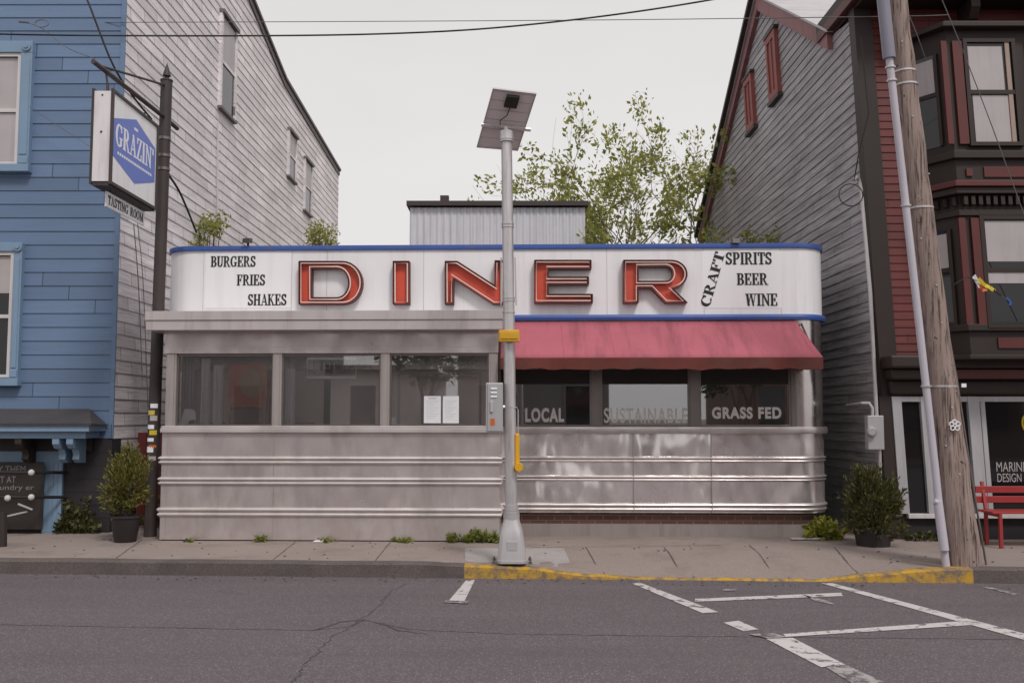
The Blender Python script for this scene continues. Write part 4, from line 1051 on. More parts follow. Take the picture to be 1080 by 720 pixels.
for t in (.03,.2,.36,.52,.68,.84,.985):
    m = MB(); top = Vector((uE+.02+(uA1t-uE-.02)*t, V-.025, zt_a)); bot = Vector((uA0+(uA1-uA0)*t, AV, ze_a)); pts = []
    for j in range(7):
        q = top.lerp(bot, j/6); sg = .016*math.sin(math.pi*j/6)*.65; pts.append(q-Vector((0,.3*sg,sg)))
    m.tube(pts, .0075, 6); m.build('awning_seam', M['awning'], aw, True, smooth=60)
m = MB(); N_ = 40; zr = [zv+.014*math.sin(i*1.7)*math.sin(i*.31)+.006*math.sin(i*.45) for i in range(N_+1)]
for i in range(N_):
    a_, c_ = uA0+(uA1-uA0)*i/N_, uA0+(uA1-uA0)*(i+1)/N_
    m.quad(Vector((a_,AV+.008*math.sin(i*1.1),zr[i])),Vector((c_,AV+.008*math.sin((i+1)*1.1),zr[i+1])),Vector((c_,AV-.003,ze_a)),Vector((a_,AV-.003,ze_a)))
m.quad(Vector((uA1,AV,zv)),Vector((uA1-.02,V-.03,zv+.02)),Vector((uA1-.02,V-.03,ze_a)),Vector((uA1,AV,ze_a)))
m.build('valance', M['valance'], aw, True, solid=.004)
m = MB()
for u in (uA0+.06,(uA0+uA1)/2,uA1-.07):
    m.tube([Vector((u,V-.03,zt_a-.05)),Vector((u,AV+.03,ze_a-.02))],.015,6); m.tube([Vector((u,V-.01,ze_a-.02)),Vector((u,AV+.03,ze_a-.02))],.015,6)
m.tube([Vector((uA0+.03,AV+.03,ze_a-.02)),Vector((uA1-.03,AV+.03,ze_a-.02))],.015,6); m.build('awning_frame', M['darkpost'], aw, True)

# front room
fL = dl(170,500,0).x; fR = uE
def fz(py, px=350): return dl(px,py,0).z
def fu(px, py=420): return dl(px,py,0).x
zS, zSl = fz(449), fz(456)
m = MB(); m.box(fL,fR,0,.05,.015,zSl); m.box(fL,fL+.05,.05,V+.1,.015,zSl); m.box(fR-.05,fR,.05,V-.001,.015,zSl); m.build('front_panel', M['panel_l'], dn, True)
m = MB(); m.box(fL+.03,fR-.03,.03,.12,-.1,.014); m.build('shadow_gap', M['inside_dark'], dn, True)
m = MB(); m.box(fL-.015,fR+.015,-.045,.06,zSl,zS-.03); m.box(fL-.01,fR+.01,-.02,.06,zS-.029,zS); m.build('front_sill', M['rib_l'], dn, True, bevel=.006)
for (a,b_) in ((481,489.5),(503,511.5),(535,545)):
    za, zb = fz(b_), fz(a); h = zb-za; m = MB()
    pts = [(-.010-.020*math.sin(math.pi*k/6), h*.46*k/6) for k in range(7)]+[(-.010-.026*math.sin(math.pi*k/6), h*.5+h*.5*k/6) for k in range(7)]
    m.sweep([(fL,.5),(fL,0),(fR,0),(fR,.5)], [(.001,za)]+[(-y,za+z) for y,z in pts]+[(.001,zb)], True)
    m.build('trim_rib', M['rib_l'], dn, True, smooth=40)
m = MB()
for px, ya, yb_ in ((288.5,457,480),(288.5,490,502),(288.5,512,534),(288.5,546,569),(176,457,569)):
    u = fu(px,500); m.box(u-.004,u+.004,-.0035,.0,fz(yb_)+.0,fz(ya))
build_split(m, 'panel_seam', M['post'], dn, local=True)
zH0, zH1 = fz(372.5), fz(347)
m = MB(); m.box(fu(174,360),fu(525.5,360),0,.10,zH0,zH1); m.box(fu(174,360),fu(525.5,360),-.012,.0-.001,zH0,fz(366)); m.box(fu(174,360),fu(174,360)+.1,.1,V+.1,zH0,zH1); m.box(fu(525.5,360)-.1,fu(525.5,360),.1,V-.001,zH0,zH1); m.build('header_beam', M['panel_l'], dn, True, bevel=.004)
m = MB(); sL = dl(154,338,-.22).x; sR = dl(530,338,-.22).x
zA, zB_, zC = dl(350,347.5,-.22).z, dl(350,337,-.22).z, dl(350,327.5,-.22).z
m.box(sL,sR,-.22,V+.2,zA,zB_-.004); m.box(sL-.012,sR+.005,-.235,V-.05,zB_,zC); m.box(sL+.01,sR-.01,-.2,V,zB_-.0039,zB_-.0001)
m.build('roof_slab', M['slab'], dn, True, bevel=.006)
m = MB()
for a,b_ in ((174.5,185),(287,296.5),(401,410.5),(515.5,525)):
    m = MB(); m.box(fu(a),fu(b_),.001,.09,zS+.0,zH0-.001); wp = m.build('window_post', M['post'], dn, True, bevel=.004)
    m = MB(); m.box(fu(a)+.025,fu(b_)-.025,-.012,.0,zS,zH0-.0125); m.build('cover_strip', M['post'], wp, True)
m = MB(); m.box(fu(174.5),fu(174.5)+.05,V,V+.2,zS,zH0); m.build('side_post', M['post'], dn, True)
fw_ = []
for a,b_ in ((185,287),(296.5,401),(410.5,515.5)):
    u0, u1 = fu(a), fu(b_)
    m = MB(); m.box(u0,u1,.05,.056,zS+.001,zH0-.001); wn = m.build('window', M['glass'], dn, True)
    m = MB(); f = .02
    m.box(u0,u0+f,.035,.07,zS,zH0-.002); m.box(u1-f,u1,.035,.07,zS,zH0-.002); m.box(u0+f,u1-f,.036,.07,zH0-.03,zH0-.002); m.box(u0+f,u1-f,.036,.07,zS,zS+.02); m.build('frame', M['darkpost'], wn, True)
    fw_.append(wn)
m = MB(); m.box(fL+.01,fL+.016,.1,V,zS,zH0); m.build('side_window', M['glass'], dn, True)
# interior shell
m = MB(); m.box(uL+.3,uR-.3,V+2.4,V+2.45,-.05,z_bb0); m.box(uL+.3,uR-.3,V+.1,V+2.4,dz(390)+.55,dz(390)+.57); m.box(fL+.06,fR-.06,.11,V+.2,zH1+.0,zH1+.015); m.box(fL+.06,fR-.06,.1,V+.2,.1,.13); m.box(uL+.3,uR-.3,V+.201,V+2.4,.1,.13); m.build('interior', M['inside'], dn, True); m = MB(); m.box(fL+.07,fR-.07,.66,.70,.13,zH1); m.build('inner_wall', M['inside_mid'], dn, True)
m = MB(); m.box(uE+.1,uE+.14,V+.1,V+2.4,.13,z_bb0); m.box(uE+.14,uR-.3,V+1.1,V+1.14,.13,z_bb0); m.build('partition', M['inside_dark'], dn, True)
# OPEN neon in the middle window
p = dl(324,398,.082); q = dl(376,378,.082)
on = tag(MB().build('x', M['neon']) if False else thing('neon_sign', 'unlit framed neon sign reading open hung inside the middle front-room window', 'neon sign', DM @ Vector((p.x,.082,p.z)), ROT), None)
def osh(mb): mb.v = [v-Vector((p.x,.082,p.z)) for v in mb.v]; return mb
m = MB(); m.tube([Vector((p.x,.082,p.z)),Vector((q.x,.082,p.z)),Vector((q.x,.082,q.z)),Vector((p.x,.082,q.z))],.024,6,True); osh(m).build('border_tube', M['paper'], on, True)
lw = (q.x-p.x-.12)/4; m = MB()
h0, h1 = p.z+.05, q.z-.05
for k, strokes in enumerate(([[(0,0),(1,0),(1,1),(0,1),(0,0)]],[[(0,0),(0,1),(1,1),(1,.5),(0,.5)]],[[(1,0),(0,0),(0,1),(1,1)],[(0,.5),(.8,.5)]],[[(0,0),(0,1),(1,0),(1,1)]])):
    for s in strokes: m.tube([Vector((p.x+.06+k*lw+.03+x*(lw-.06),.082,h0+y*(h1-h0))) for x,y in s],.012,6)
osh(m).build('letter_tube', M['chalk_mid'], on, True)
m = MB(); m.tube([Vector((p.x+.1,.0822,q.z)),Vector((p.x+.1,.0822,zH0+.02))],.003,4); m.tube([Vector((q.x-.1,.0822,q.z)),Vector((q.x-.1,.0822,zH0+.02))],.003,4); osh(m).build('hanging_wire', M['cable'], on, True)
# objects seen through the glass
def inside(name, label, cat, mb, mt, group=None, **kw):
    mb.v = [DM @ v for v in mb.v]; return tag(mb.build(name, mt, **kw), label, cat, group)
for k,(a,b_,lab) in enumerate(((447,465,'left menu sheet taped in the third front-room window, with a small heading'),(467,484,'right menu sheet taped in the third front-room window, beside its twin'))):
    p = dl(a,446,.047); q = dl(b_,417.5,.047); m = MB(); m.box(p.x,q.x,.0465,.0495,p.z,q.z); sh = inside('menu_sheet', lab, 'paper', m, M['paper'])
    m = MB()
    for j in range(9): m.box(p.x+.03,q.x-.03-.03*((j*7)%3),.0455,.0464,q.z-.07-j*.028,q.z-.063-j*.028)
    if k == 0: m.box(p.x+.06,q.x-.06,.0454,.0464,q.z-.04,q.z-.015)
    m.v = [DM @ v for v in m.v]; m.build('print_lines', M['fascia'] if False else mat('faint_print',(.62,.62,.66),.7), sh)
p = dl(411.5,448,.075); q = dl(417.5,440,.075); m = MB(); m.box(p.x,q.x,.072,.075,p.z,q.z); inside('note_card', 'small white card standing in the bottom left corner of the third front-room window', 'card', m, M['paper'])
for k,(a,b_,t_,bb,tl,lab) in enumerate(((185,191,433,447,0,'leftmost white folded card on the first front-room window sill'),(190,199,431,448,.05,'tallest white folded card leaning on the first front-room window sill'),(198,208,432,443,-.04,'rightmost wide white card on the first front-room window sill'))):
    p = dl(a,bb,.13); q = dl(b_,t_,.13); m = MB(); m.hexa([Vector((p.x,.11,p.z)),Vector((q.x,.11,p.z)),Vector((q.x+tl,.14,q.z)),Vector((p.x+tl,.14,q.z))],[Vector((p.x,.115,p.z)),Vector((q.x,.115,p.z)),Vector((q.x+tl,.145,q.z)),Vector((p.x+tl,.145,q.z))]); inside('folded_card', lab, 'card', m, M['paper'])
for (a,b_,v_,t_,lab,mt) in ((211,222,.13,378,'narrow pale curtain hanging in the left half of the first front-room window','curtain'),(224,236,.14,385,'wide pale curtain beside the picture in the first front-room window','curtain'),(283,287,.3,392,'dim reddish curtain at the right edge of the first front-room window','pict'),(299,312,.13,389,'pale folded curtain at the left edge of the middle front-room window','curtain'),(412,417,.16,385,'thin pale blind strip at the left edge of the third front-room window','curtain'),(190,206,.2,376,'dim striped curtain at the far left of the first front-room window','inside')):
    p = dl(a,460,v_); q = dl(b_,t_,v_); m = MB(); n = 18
    for i in range(n):
        x0_, x1_ = p.x+(q.x-p.x)*i/n, p.x+(q.x-p.x)*(i+1)/n
        y0_, y1_ = v_+.03*math.sin(i*1.4), v_+.03*math.sin((i+1)*1.4)
        m.quad(Vector((x0_,y0_,p.z)),Vector((x1_,y1_,p.z)),Vector((x1_,y1_,q.z)),Vector((x0_,y0_,q.z)))
    inside('curtain', lab, 'curtain', m, M[mt], solid=.004)
p = dl(240,432,.2); q = dl(282,384,.2); m = MB(); m.box(p.x,q.x,.20,.23,p.z,q.z); pc = inside('wall_picture', 'large dark red and ochre painting behind the first front-room window', 'picture', m, M['pict'])
m = MB(); c = dl(264,404,.19); m.sphere(Vector((c.x,.20,c.z)),.18,14,8,(.8,.06,1.1)); m.v = [DM @ v for v in m.v]; m.build('painted_shape', M['tan_wood'], pc)
p = dl(239,429,.16); q = dl(281,426.5,.16); m = MB(); m.box(p.x,q.x,.14,.18,p.z,q.z); m.box(p.x,q.x,.145,.175,p.z-.5,p.z-.45); m.box(p.x,p.x+.05,.145,.175,.13,p.z); m.box(q.x-.05,q.x,.145,.175,.13,p.z); inside('chair_back', 'tan wooden rail of a seat behind the first front-room window', 'chair', m, M['tan_wood'])
p = dl(225,447,.35); q = dl(330,445.5,.35); m = MB(); m.box(p.x,q.x,.24,.45,p.z,q.z); m.box(p.x+.1,p.x+.16,.3,.36,.13,p.z); m.box(q.x-.16,q.x-.1,.3,.36,.13,p.z); inside('counter_shelf', 'tan counter shelf along the first two front-room windows', 'shelf', m, M['tan_wood'])
p = dl(339,449,.45); q = dl(352,395,.45); m = MB(); m.box(p.x+.04,q.x-.04,.4,.46,.13,q.z); m.lathe(((p.x+q.x)/2,.43,q.z),[(.05,0),(.12,.1),(.12,.2),(.05,.28)]); inside('coat_stand', 'dark tall stand inside the middle front-room window', 'stand', m, M['inside_dark'])
p = dl(420,395,.5); q = dl(508,393,.5); m = MB(); m.box(p.x,q.x,.45,.5,p.z,q.z); m.box(p.x,p.x+.03,.46,.49,.13,p.z); m.box(q.x-.03,q.x,.46,.49,.13,p.z); inside('clothes_rail', 'dim horizontal rail rack behind the menu sheets window', 'rack', m, M['inside'])
# floodlights on the roof edge
for px, py, lab in ((262,253,'small dark floodlight on the roof edge above burgers lettering'),(775,251,'small dark floodlight on the roof edge above spirits lettering')):
    b_ = dl(px,258,V+.02); wpt = DM @ b_
    fl_ = thing('floodlight', lab, 'floodlight', wpt, ROT, 'floodlights on the diner roof edge')
    m = MB(); m.hexa([Vector((-.055,-.12,-.0)),Vector((.055,-.12,-.0)),Vector((.055,-.09,.075)),Vector((-.055,-.09,.075))],[Vector((-.04,.05,.03)),Vector((.04,.05,.03)),Vector((.04,.06,.10)),Vector((-.04,.06,.10))]); m.build('lamp_head', M['black_metal'], fl_, True, bevel=.006)
    m = MB(); m.box(-.012,.012,-.03,0,-.06,.03); m.build('bracket', M['black_metal'], fl_, True)

# ------------------------------------------------------------------ beacon pole
bp = gnd(540,592,.004); BYp = bp.y
sp = thing('beacon_pole', 'silver crosswalk beacon pole with solar panel, yellow beacon and grey cabinet', 'beacon pole', bp)
tp = at(534.2,142,BYp); ax = (tp-bp)
def onp(z): return bp+ax*((z-bp.z)/ax.z)
zt = lambda py: at(538,py,BYp).z
m = MB()
rings = []
for z, r, sq in ((0,.165,1),(.03,.165,1),(.034,.158,1),(.10,.153,1),(zt(566),.132,1),(zt(557),.118,.9),(zt(549),.092,.4),(zt(545.5),.088,.0)):
    c = onp(bp.z+z if z < 1 else z); ring = []
    for k in range(24):
        t = 2*math.pi*(k+.5)/24; cs, sn = math.cos(t), math.sin(t); e = r/max(abs(cs),abs(sn)); e = min(e, r*1.22); q = e*sq+r*(1-sq)
        ring.append(Vector((c.x+q*cs, c.y+q*sn, (bp.z+z) if z < .3 else z)))
    rings.append(ring)
m.tube_rings(rings); m.build('pedestal', M['cast'], sp, smooth=35)
m = MB()
for dx_,dy_ in ((-.2,-.13),(.2,-.13),(-.2,.13),(.2,.13)): m.tube([bp+Vector((dx_,dy_,-.004)),bp+Vector((dx_,dy_,.02))],.02,6); m.tube([bp+Vector((dx_,dy_,.02)),bp+Vector((dx_,dy_,.04))],.01,6)
build_split(m, 'anchor_bolt', M['darkpost'], sp)
m = MB(); m.box(bp.x-.055,bp.x+.055,bp.y-.152,bp.y-.146,bp.z+.14,bp.z+.24); m.build('hand_hole_cover', M['alu'], sp, bevel=.003)
m = MB()
for z0_,z1_,r in ((zt(547),zt(541),.092),(zt(540.8),zt(538),.084),(zt(537.8),zt(532),.080)): m.tube([onp(z0_),onp(z1_)],r,20)
build_split(m, 'collar', M['cast'], sp, smooth=35)
m = MB(); m.tube([onp(zt(546)),onp(zt(142))],[.068,.062],20); m.build('pole', M['galv'], sp, smooth=40)
m = MB()
for py in (237,240,315,318,330): m.tube([onp(zt(py)),onp(zt(py)+.018)],.072,16)
m.tube([onp(zt(150)),onp(zt(139))],.085,16); m.tube([onp(zt(148)),onp(zt(147))],.092,16); build_split(m, 'band_clamp', M['galv'], sp, smooth=40)
m = MB()
for dx_ in (-1,1): m.tube([onp(zt(322))+Vector((dx_*.085,-.02,0)),onp(zt(272))+Vector((dx_*.078,-.02,0))],.008,6)
build_split(m, 'bracket_rod', M['galv'], sp)
# yellow beacon bar
c = onp(zt(355)); m = MB(); m.box(c.x-.115,c.x+.115,c.y-.14,c.y-.062,c.z-.065,c.z+.065); bc = m.build('beacon', M['sig_yellow'], sp, bevel=.01)
m = MB(); m.box(c.x-.10,c.x+.10,c.y-.15,c.y-.141,c.z-.035,c.z+.035); m.build('lens_plate', mat('amber_lens',(.62,.36,.03),.2), bc, bevel=.003)
# cabinet
kb = BYp-.02; a, b_ = at(509.5,455.5,kb-.1), at(530.5,403.5,kb-.1)
m = MB(); m.box(a.x+.03,b_.x,kb-.12,kb+.10,a.z,b_.z); cb_ = m.build('cabinet', M['cab'], sp, bevel=.006)
m = MB(); m.box(a.x+.05,b_.x-.01,kb-.135,kb-.121,a.z+.01,b_.z-.01); m.build('door', M['cab'], cb_, bevel=.004)
m = MB()
for k in range(3): m.box(a.x+.085,b_.x-.065,kb-.145,kb-.1355,b_.z-.075-k*.044,b_.z-.055-k*.044)
build_split(m, 'vent', M['paper'], cb_)
m = MB(); m.box(a.x+.08,a.x+.11,kb-.155,kb-.1355,a.z+.22,a.z+.34); m.build('handle', M['alu'], cb_, bevel=.004)
m = MB(); m.box(a.x+.08,a.x+.13,kb-.138,kb-.1355,a.z+.075,a.z+.15); m.build('warning_label', M['orange_label'], cb_)
m = MB(); m.tube([at(530,429,kb),onp(zt(429))],.022,8); m.tube([onp(zt(429))+Vector((0,-.072,0)),onp(zt(429.5))+Vector((.075,-.03,0)),onp(zt(430))+Vector((.09,0,-.02)),onp(zt(470))+Vector((.085,-.01,0))],.006,6); m.build('cabinet_conduit', M['alu'], sp)
# push button
c = onp(zt(478)); m = MB(); m.box(c.x+.05,c.x+.10,c.y-.06,c.y+.02,zt(497),zt(457)); pb = m.build('push_button', M['sig_yellow'], sp, bevel=.012)
m = MB(); q = onp(zt(492)); m.tube([q+Vector((.09,-.05,0)),q+Vector((.09,-.13,0))],[.05,.045],14); m.build('button', M['sig_yellow'], pb, smooth=40)
# solar panel
cs = [at(519.9,93.6,BYp-.34),at(566,99.2,BYp-.30),at(546.3,159.4,BYp+.30),at(502.6,155.8,BYp+.26)]
nrm = ((cs[1]-cs[0]).cross(cs[3]-cs[0])).normalized()
if nrm.y < 0: nrm = -nrm
m = MB(); ce = sum(cs, Vector())/4
ins = [p.lerp(ce,.045) for p in cs]
m.hexa([p+nrm*.012 for p in ins],[p+nrm*.020 for p in ins]); pn = m.build('solar_panel', M['solar_back'], sp)
m = MB(); m.hexa([p+nrm*.0205 for p in ins],[p+nrm*.026 for p in ins]); m.build('solar_cells', M['cells'], pn)
m = MB()
for i in range(4):
    j = (i+1)%4; m.hexa([cs[i],cs[j],ins[j],ins[i]],[cs[i]+nrm*.03,cs[j]+nrm*.03,ins[j]+nrm*.03,ins[i]+nrm*.03])
m.build('panel_frame', M['alu'], pn)
m = MB()
for k in range(1,6):
    a_ = ins[0].lerp(ins[3],k/6)+nrm*.0115; b_ = ins[1].lerp(ins[2],k/6)+nrm*.0115; m.bar(a_,b_,.004,.002,nrm)
m.build('busbar_lines', M['cab'], pn)
ex = (cs[1]-cs[0]).normalized(); ey = (cs[3]-cs[0]).normalized()
m = MB(); c = cs[0].lerp(cs[1],.5)+ey*.13; m.hexa([c-ex*.075-ey*.075-nrm*.035,c+ex*.07-ey*.075-nrm*.035,c+ex*.07+ey*.07-nrm*.035,c-ex*.075+ey*.07-nrm*.035],[c-ex*.075-ey*.075+nrm*.011,c+ex*.07-ey*.075+nrm*.011,c+ex*.07+ey*.07+nrm*.011,c-ex*.075+ey*.07+nrm*.011]); m.build('junction_box', M['black_metal'], pn)
m = MB(); l0 = cs[0].lerp(cs[3],.58)-ex*.02-nrm*.03; l1 = cs[1].lerp(cs[2],.58)+ex*.06-nrm*.03; m.tube([l0,l1],.022,8); mb_ = (l0+l1)/2; m.tube([l0.lerp(l1,.5),onp(zt(141))],.032,10); m.build('mounting_tube', M['galv'], sp, smooth=40)
m = MB(); m.tube([c+ey*.07-nrm*.012,c+ey*.18-nrm*.02-ex*.01,c+ey*.26-nrm*.02-ex*.07,c+ey*.33-nrm*.02-ex*.05,mb_],.006,6); m.build('lead_wire', M['cable'], pn)

# ------------------------------------------------------------------ sign pole with projecting sign
gp = at(158.5,560,13.25); gp.z = 0; gt_ = at(175.8,86,13.25)
pp = thing('sign_post', 'dark rusty iron post with spear finial and sticker patches at the alley', 'post', gp)
ax2 = gt_-gp
def ong(z): return gp+ax2*(z/ax2.z)
m = MB(); m.tube([gp,ong(gt_.z)],[.082,.078],16); m.build('post_shaft', M['rust_pole'], pp, smooth=40)
m = MB(); m.lathe(ong(gt_.z),[(.085,0),(.085,.02),(.03,.03),(.03,.06),(.055,.075),(.05,.11),(.002,.26)],14); m.build('finial', M['rust_pole'], pp, smooth=30)
m = MB()
for py in (148,166,180): z = at(170,py,13.25).z; m.tube([ong(z),ong(z+.04)],.088,14)
build_split(m, 'band', M['darkpost'], pp, smooth=40)
z5 = 5.80; near = Vector((-4.97,11.30,z5)); tail = ong(z5-.15)+Vector((.02,.35,0)); 
m = MB(); far = ong(z5-.08); m.tube([near,far,Vector((far.x+.03,far.y+.40,far.z-.03))],.03,8); m.tube([near+Vector((0,.12,0)),ong(gt_.z-.06)],.016,8); build_split(m, 'arm', M['rust_pole'], pp, smooth=40)
ST = [('paper',.075),('green_stk',.08),('shade',.07),('paper',.06),('flag_y',.07),('paper',.075),('orange_label',.05),('paper',.08),('shade',.06)]
for k,(mt,h) in enumerate(ST):
    h *= random.uniform(.55,1.0)
    z = at(160,430+k*6.6,13.25).z-random.uniform(0,.03); c = ong(z); ang = -90+(-14 if k%2 else 12)
    m = MB(); L = []
    for j in range(5):
        t = R(ang-34+17*j); L.append((c.x+.0850*math.cos(t), c.y+.0850*math.sin(t)))
    for j in range(4): m.quad(Vector((*L[j],z)),Vector((*L[j+1],z)),Vector((*L[j+1],z+h)),Vector((*L[j],z+h)))
    m.build('sticker', M[mt], pp)
SX0, SX1, SY0, SY1, SZ0, SZ1 = -5.045, -4.785, 11.47, 12.98, 4.37, 5.53
ls = thing('projecting_sign', 'double-faced white box sign with blue hexagon emblem hung from the iron post', 'sign', (SX0,SY0,SZ0))
m = MB(); m.box(SX0+.03,SX1-.03,SY0,SY1,SZ0+.03,SZ1-.03); m.build('sign_cabinet', M['box_white'], ls)
m = MB(); e = .035
for x0,x1 in ((SX0,SX0+.0295),(SX1-.0295,SX1)):
    m.box(x0,x1,SY0-.005,SY0+e,SZ0,SZ1); m.box(x0,x1,SY1-e,SY1+.005,SZ0,SZ1); m.box(x0,x1,SY0+e,SY1-e,SZ0,SZ0+e); m.box(x0,x1,SY0+e,SY1-e,SZ1-e,SZ1)
m.build('sign_frame', M['rust_pole'], ls)
m = MB(); m.box(SX0+.032,SX1-.032,SY0+.01,SY1-.01,SZ0-.02,SZ0+.029); m.build('sign_underside', M['rust_pole'], ls)
for fx_, sgn in ((SX1-.029,1),(SX0+.029,-1)):
    x1 = fx_+sgn*.012; m = MB(); m.box(min(fx_,x1),max(fx_,x1),SY0+e,SY1-e,SZ0+e,SZ1-e); fc = m.build('sign_face', M['sign_face'], ls)
    yc = (SY0+SY1)/2; zc = (SZ0+SZ1)/2+.03; hw, hh = .68, .40
    hexp = [(-hw,.21),(0,hh),(hw,.21),(hw,-.25),(0,-hh-.03),(-hw,-.25)]
    m = MB(); A = [Vector((x1+sgn*.0005,yc+y,zc+z)) for y,z in hexp]; B = [p+Vector((sgn*.0025,0,0)) for p in A]; m.add(A+B,[tuple(range(6)),tuple(reversed(range(6,12)))]+[(i,(i+1)%6,6+(i+1)%6,6+i) for i in range(6)]); m.build('emblem', M['sign_blue'], fc)
    pl = lambda y,z,o: Vector((x1+sgn*(.0032+o),yc+sgn*y,zc+z))
    serif_mb("GRAZIN'", pl, -.62,-.10,.62,.18,.002,gap=.07).build('lettering', M['sign_pale'], fc)
    m = MB()
    for k in range(17): m.hexa([pl(-.56+k*.067,-.20,.002),pl(-.515+k*.067,-.20,.002),pl(-.515+k*.067,-.165,.002),pl(-.56+k*.067,-.165,.002)],[pl(-.56+k*.067,-.20,.0),pl(-.515+k*.067,-.20,.0),pl(-.515+k*.067,-.165,.0),pl(-.56+k*.067,-.165,.0)])
    m.hexa([pl(-.06,.25,.002),pl(.06,.25,.002),pl(.06,.285,.002),pl(-.06,.285,.002)],[pl(-.06,.25,0),pl(.06,.25,0),pl(.06,.285,0),pl(-.06,.285,0)])
    m.build('small_print', M['sign_pale'], fc)
m = MB()
for y in (11.62,12.80):
    m.tube([Vector((-4.92,y,SZ1-.03)),Vector((-4.925,y,SZ1+.12))],.018,8); m.box(-4.95,-4.89,y-.03,y+.03,SZ1-.03,SZ1+.02)
m.tube([Vector((-4.925,11.62,SZ1+.08)),Vector((-4.95,11.62,z5))],.014,8); m.build('hanger', M['rust_pole'], ls)
m = MB(); m.sphere(Vector((-4.92,SY0-.001,5.0)),.014,8,5); m.sphere(Vector((-4.92,SY0-.001,5.45)),.012,8,5); build_split(m, 'screw', M['black_metal'], ls)
# hanging plate
ts = thing('hanging_plate', 'narrow white tasting room plate hung under the box sign', 'sign', (-4.91,11.9,4.2))
m = MB(); m.box(-4.915,-4.895,11.62,12.84,4.13,4.315); m.build('plate', M['sign_face'], ts)
pl = lambda y,z,o: Vector((-4.8945+o,y,z))
serif_mb('TASTING ROOM', pl, 11.67,4.165,12.79,4.28,.002,gap=.08).build('lettering', M['black'], ts)
m = MB()
for y in (11.75,12.7): m.tube([Vector((-4.905,y,4.31)),Vector((-4.905,y,4.36))],.008,6)
build_split(m, 'hook', M['black_metal'], ts)

# ------------------------------------------------------------------ utility pole
ub = gnd(1022,598,0)+Vector((.02,.20,0)); ut = at(938.5,-60,ub.y+.05)
up_ = thing('utility_pole', 'thick leaning weathered wooden utility pole at the yellow curb end', 'utility pole', ub)
m = MB(); n = 26; m.tube([ub.lerp(ut,k/n)+Vector((.006*math.sin(k*1.9),.006*math.cos(k*2.3),-.1 if k == 0 else 0)) for k in range(n+1)],[.112+.092*(1-k/n)**2.1+.003*math.sin(k*3.1) for k in range(n+1)],28); m.build('shaft', M['wood_pole'], up_, smooth=60)
cb0 = gnd(999,597,0); cb1 = at(929.5,-60,ub.y-.10)
m = MB(); yk = ub.y-.12
m.tube([at(998,597,cb0.y),at(993,560,yk),at(987,500,yk),at(938,62,yk)],.041,12); m.build('conduit', M['pvc'], up_, smooth=40)
m = MB(); m.tube([at(938,62,yk),at(932,5,yk),at(925,-60,yk)],.070,12); m.build('conduit_sleeve', M['pvc_dark'], up_, smooth=40)
m = MB(); m.tube([at(996,580,yk-.05),at(989,528,yk-.03)],.049,12); m.tube([at(989,530,yk-.05),at(985,528,yk-.05)],.03,8); m.build('conduit_boot', M['pvc'], up_, smooth=40)
m = MB()
for py in (72,86,218,408): 
    a_ = at(938+(py-62)*.112,py,yk); z = a_.z; t = (z-ub.z)/(ut.z-ub.z); c = ub.lerp(ut,t); m.tube([c,c+Vector((0,0,.02))],.112+.092*(1-t)**2.1+.008,18); m.tube([a_,a_+Vector((0,0,.02))],.055,10)
build_split(m, 'strap', M['galv'], up_)
c = at(1007,448,ub.y-.19); m = MB()
for (dx_,dz_) in ((0,.033),(.036,.012),(.026,-.033),(-.023,-.033),(-.033,.01)): m.tube([c+Vector((dx_,0,dz_))+Vector((.023*math.cos(t*.7),.002,.023*math.sin(t*.7))) for t in range(9)],.007,5,True)
m.build('white_flower_mark', M['paper'], up_)
m = MB()
for px,py in ((1002,408),(1010,412),(995,340),(1001,560),(990,300),(999,470),(975,250),(985,180),(955,40),(966,120),(1012,500),(972,205),(1005,430)):
    z = at(px,py,ub.y-.18).z; t = (z-ub.z)/(ut.z-ub.z); c0 = ub.lerp(ut,t); r_ = .112+.092*(1-t)**2.1; pw = at(px,py,ub.y-.17); dx_ = max(-.9*r_,min(.9*r_,pw.x-c0.x)); m.sphere(Vector((c0.x+dx_,c0.y-math.sqrt(r_*r_-dx_*dx_),z)),.012,6,4)
build_split(m, 'staple', M['shade'], up_)
m = MB(); m.tube([at(991,300,ub.y-.03),at(1009,400,ub.y-.05),at(1024,500,ub.y-.05),at(1041,600,ub.y-.02)],.012,8); m.build('ground_wire_guard', M['darkpost'], up_)
m = MB(); m.box(c.x+.09,c.x+.14,c.y-.001,c.y+.012,at(1005,408,10.5).z,at(1005,404,10.5).z)
m.build('metal_tag', M['paper'], up_)
fs = thing('fabric_streamer', 'torn yellow streamer with blue tip caught at the pole beside the bay window', 'streamer', at(1045,300,11.6))
def ribb(pts, wd, nm, mt):
    m = MB(); P = [at(x,y,11.6+.05*math.sin(i)) for i,(x,y) in enumerate(pts)]
    for i in range(len(P)-1):
        d = (P[i+1]-P[i]).normalized(); q = Vector((-d.z,.3*math.sin(i*2),d.x))*wd/2
        m.quad(P[i]+q,P[i+1]+q*.9,P[i+1]-q*.9,P[i]-q)
    m.build(nm, M[mt], fs, solid=.004)
ribb([(1027,291),(1031,297),(1034,303)],.06,'white_scrap','paper'); ribb([(1032,294),(1039,301),(1044,303),(1049,307)],.05,'yellow_scrap','flag_y'); ribb([(1034,300),(1036,306),(1041,305)],.04,'orange_scrap','orange_label'); ribb([(1048,306),(1056,312),(1063,316)],.03,'dark_scrap','cable'); ribb([(1062,314),(1066,318),(1065,322)],.03,'blue_scrap','flag_b')
m = MB(); m.tube([at(1006,300,ub.y),at(1020,292,11.2),at(1030,296,11.6)],.005,5); m.build('cord', M['cable'], fs)

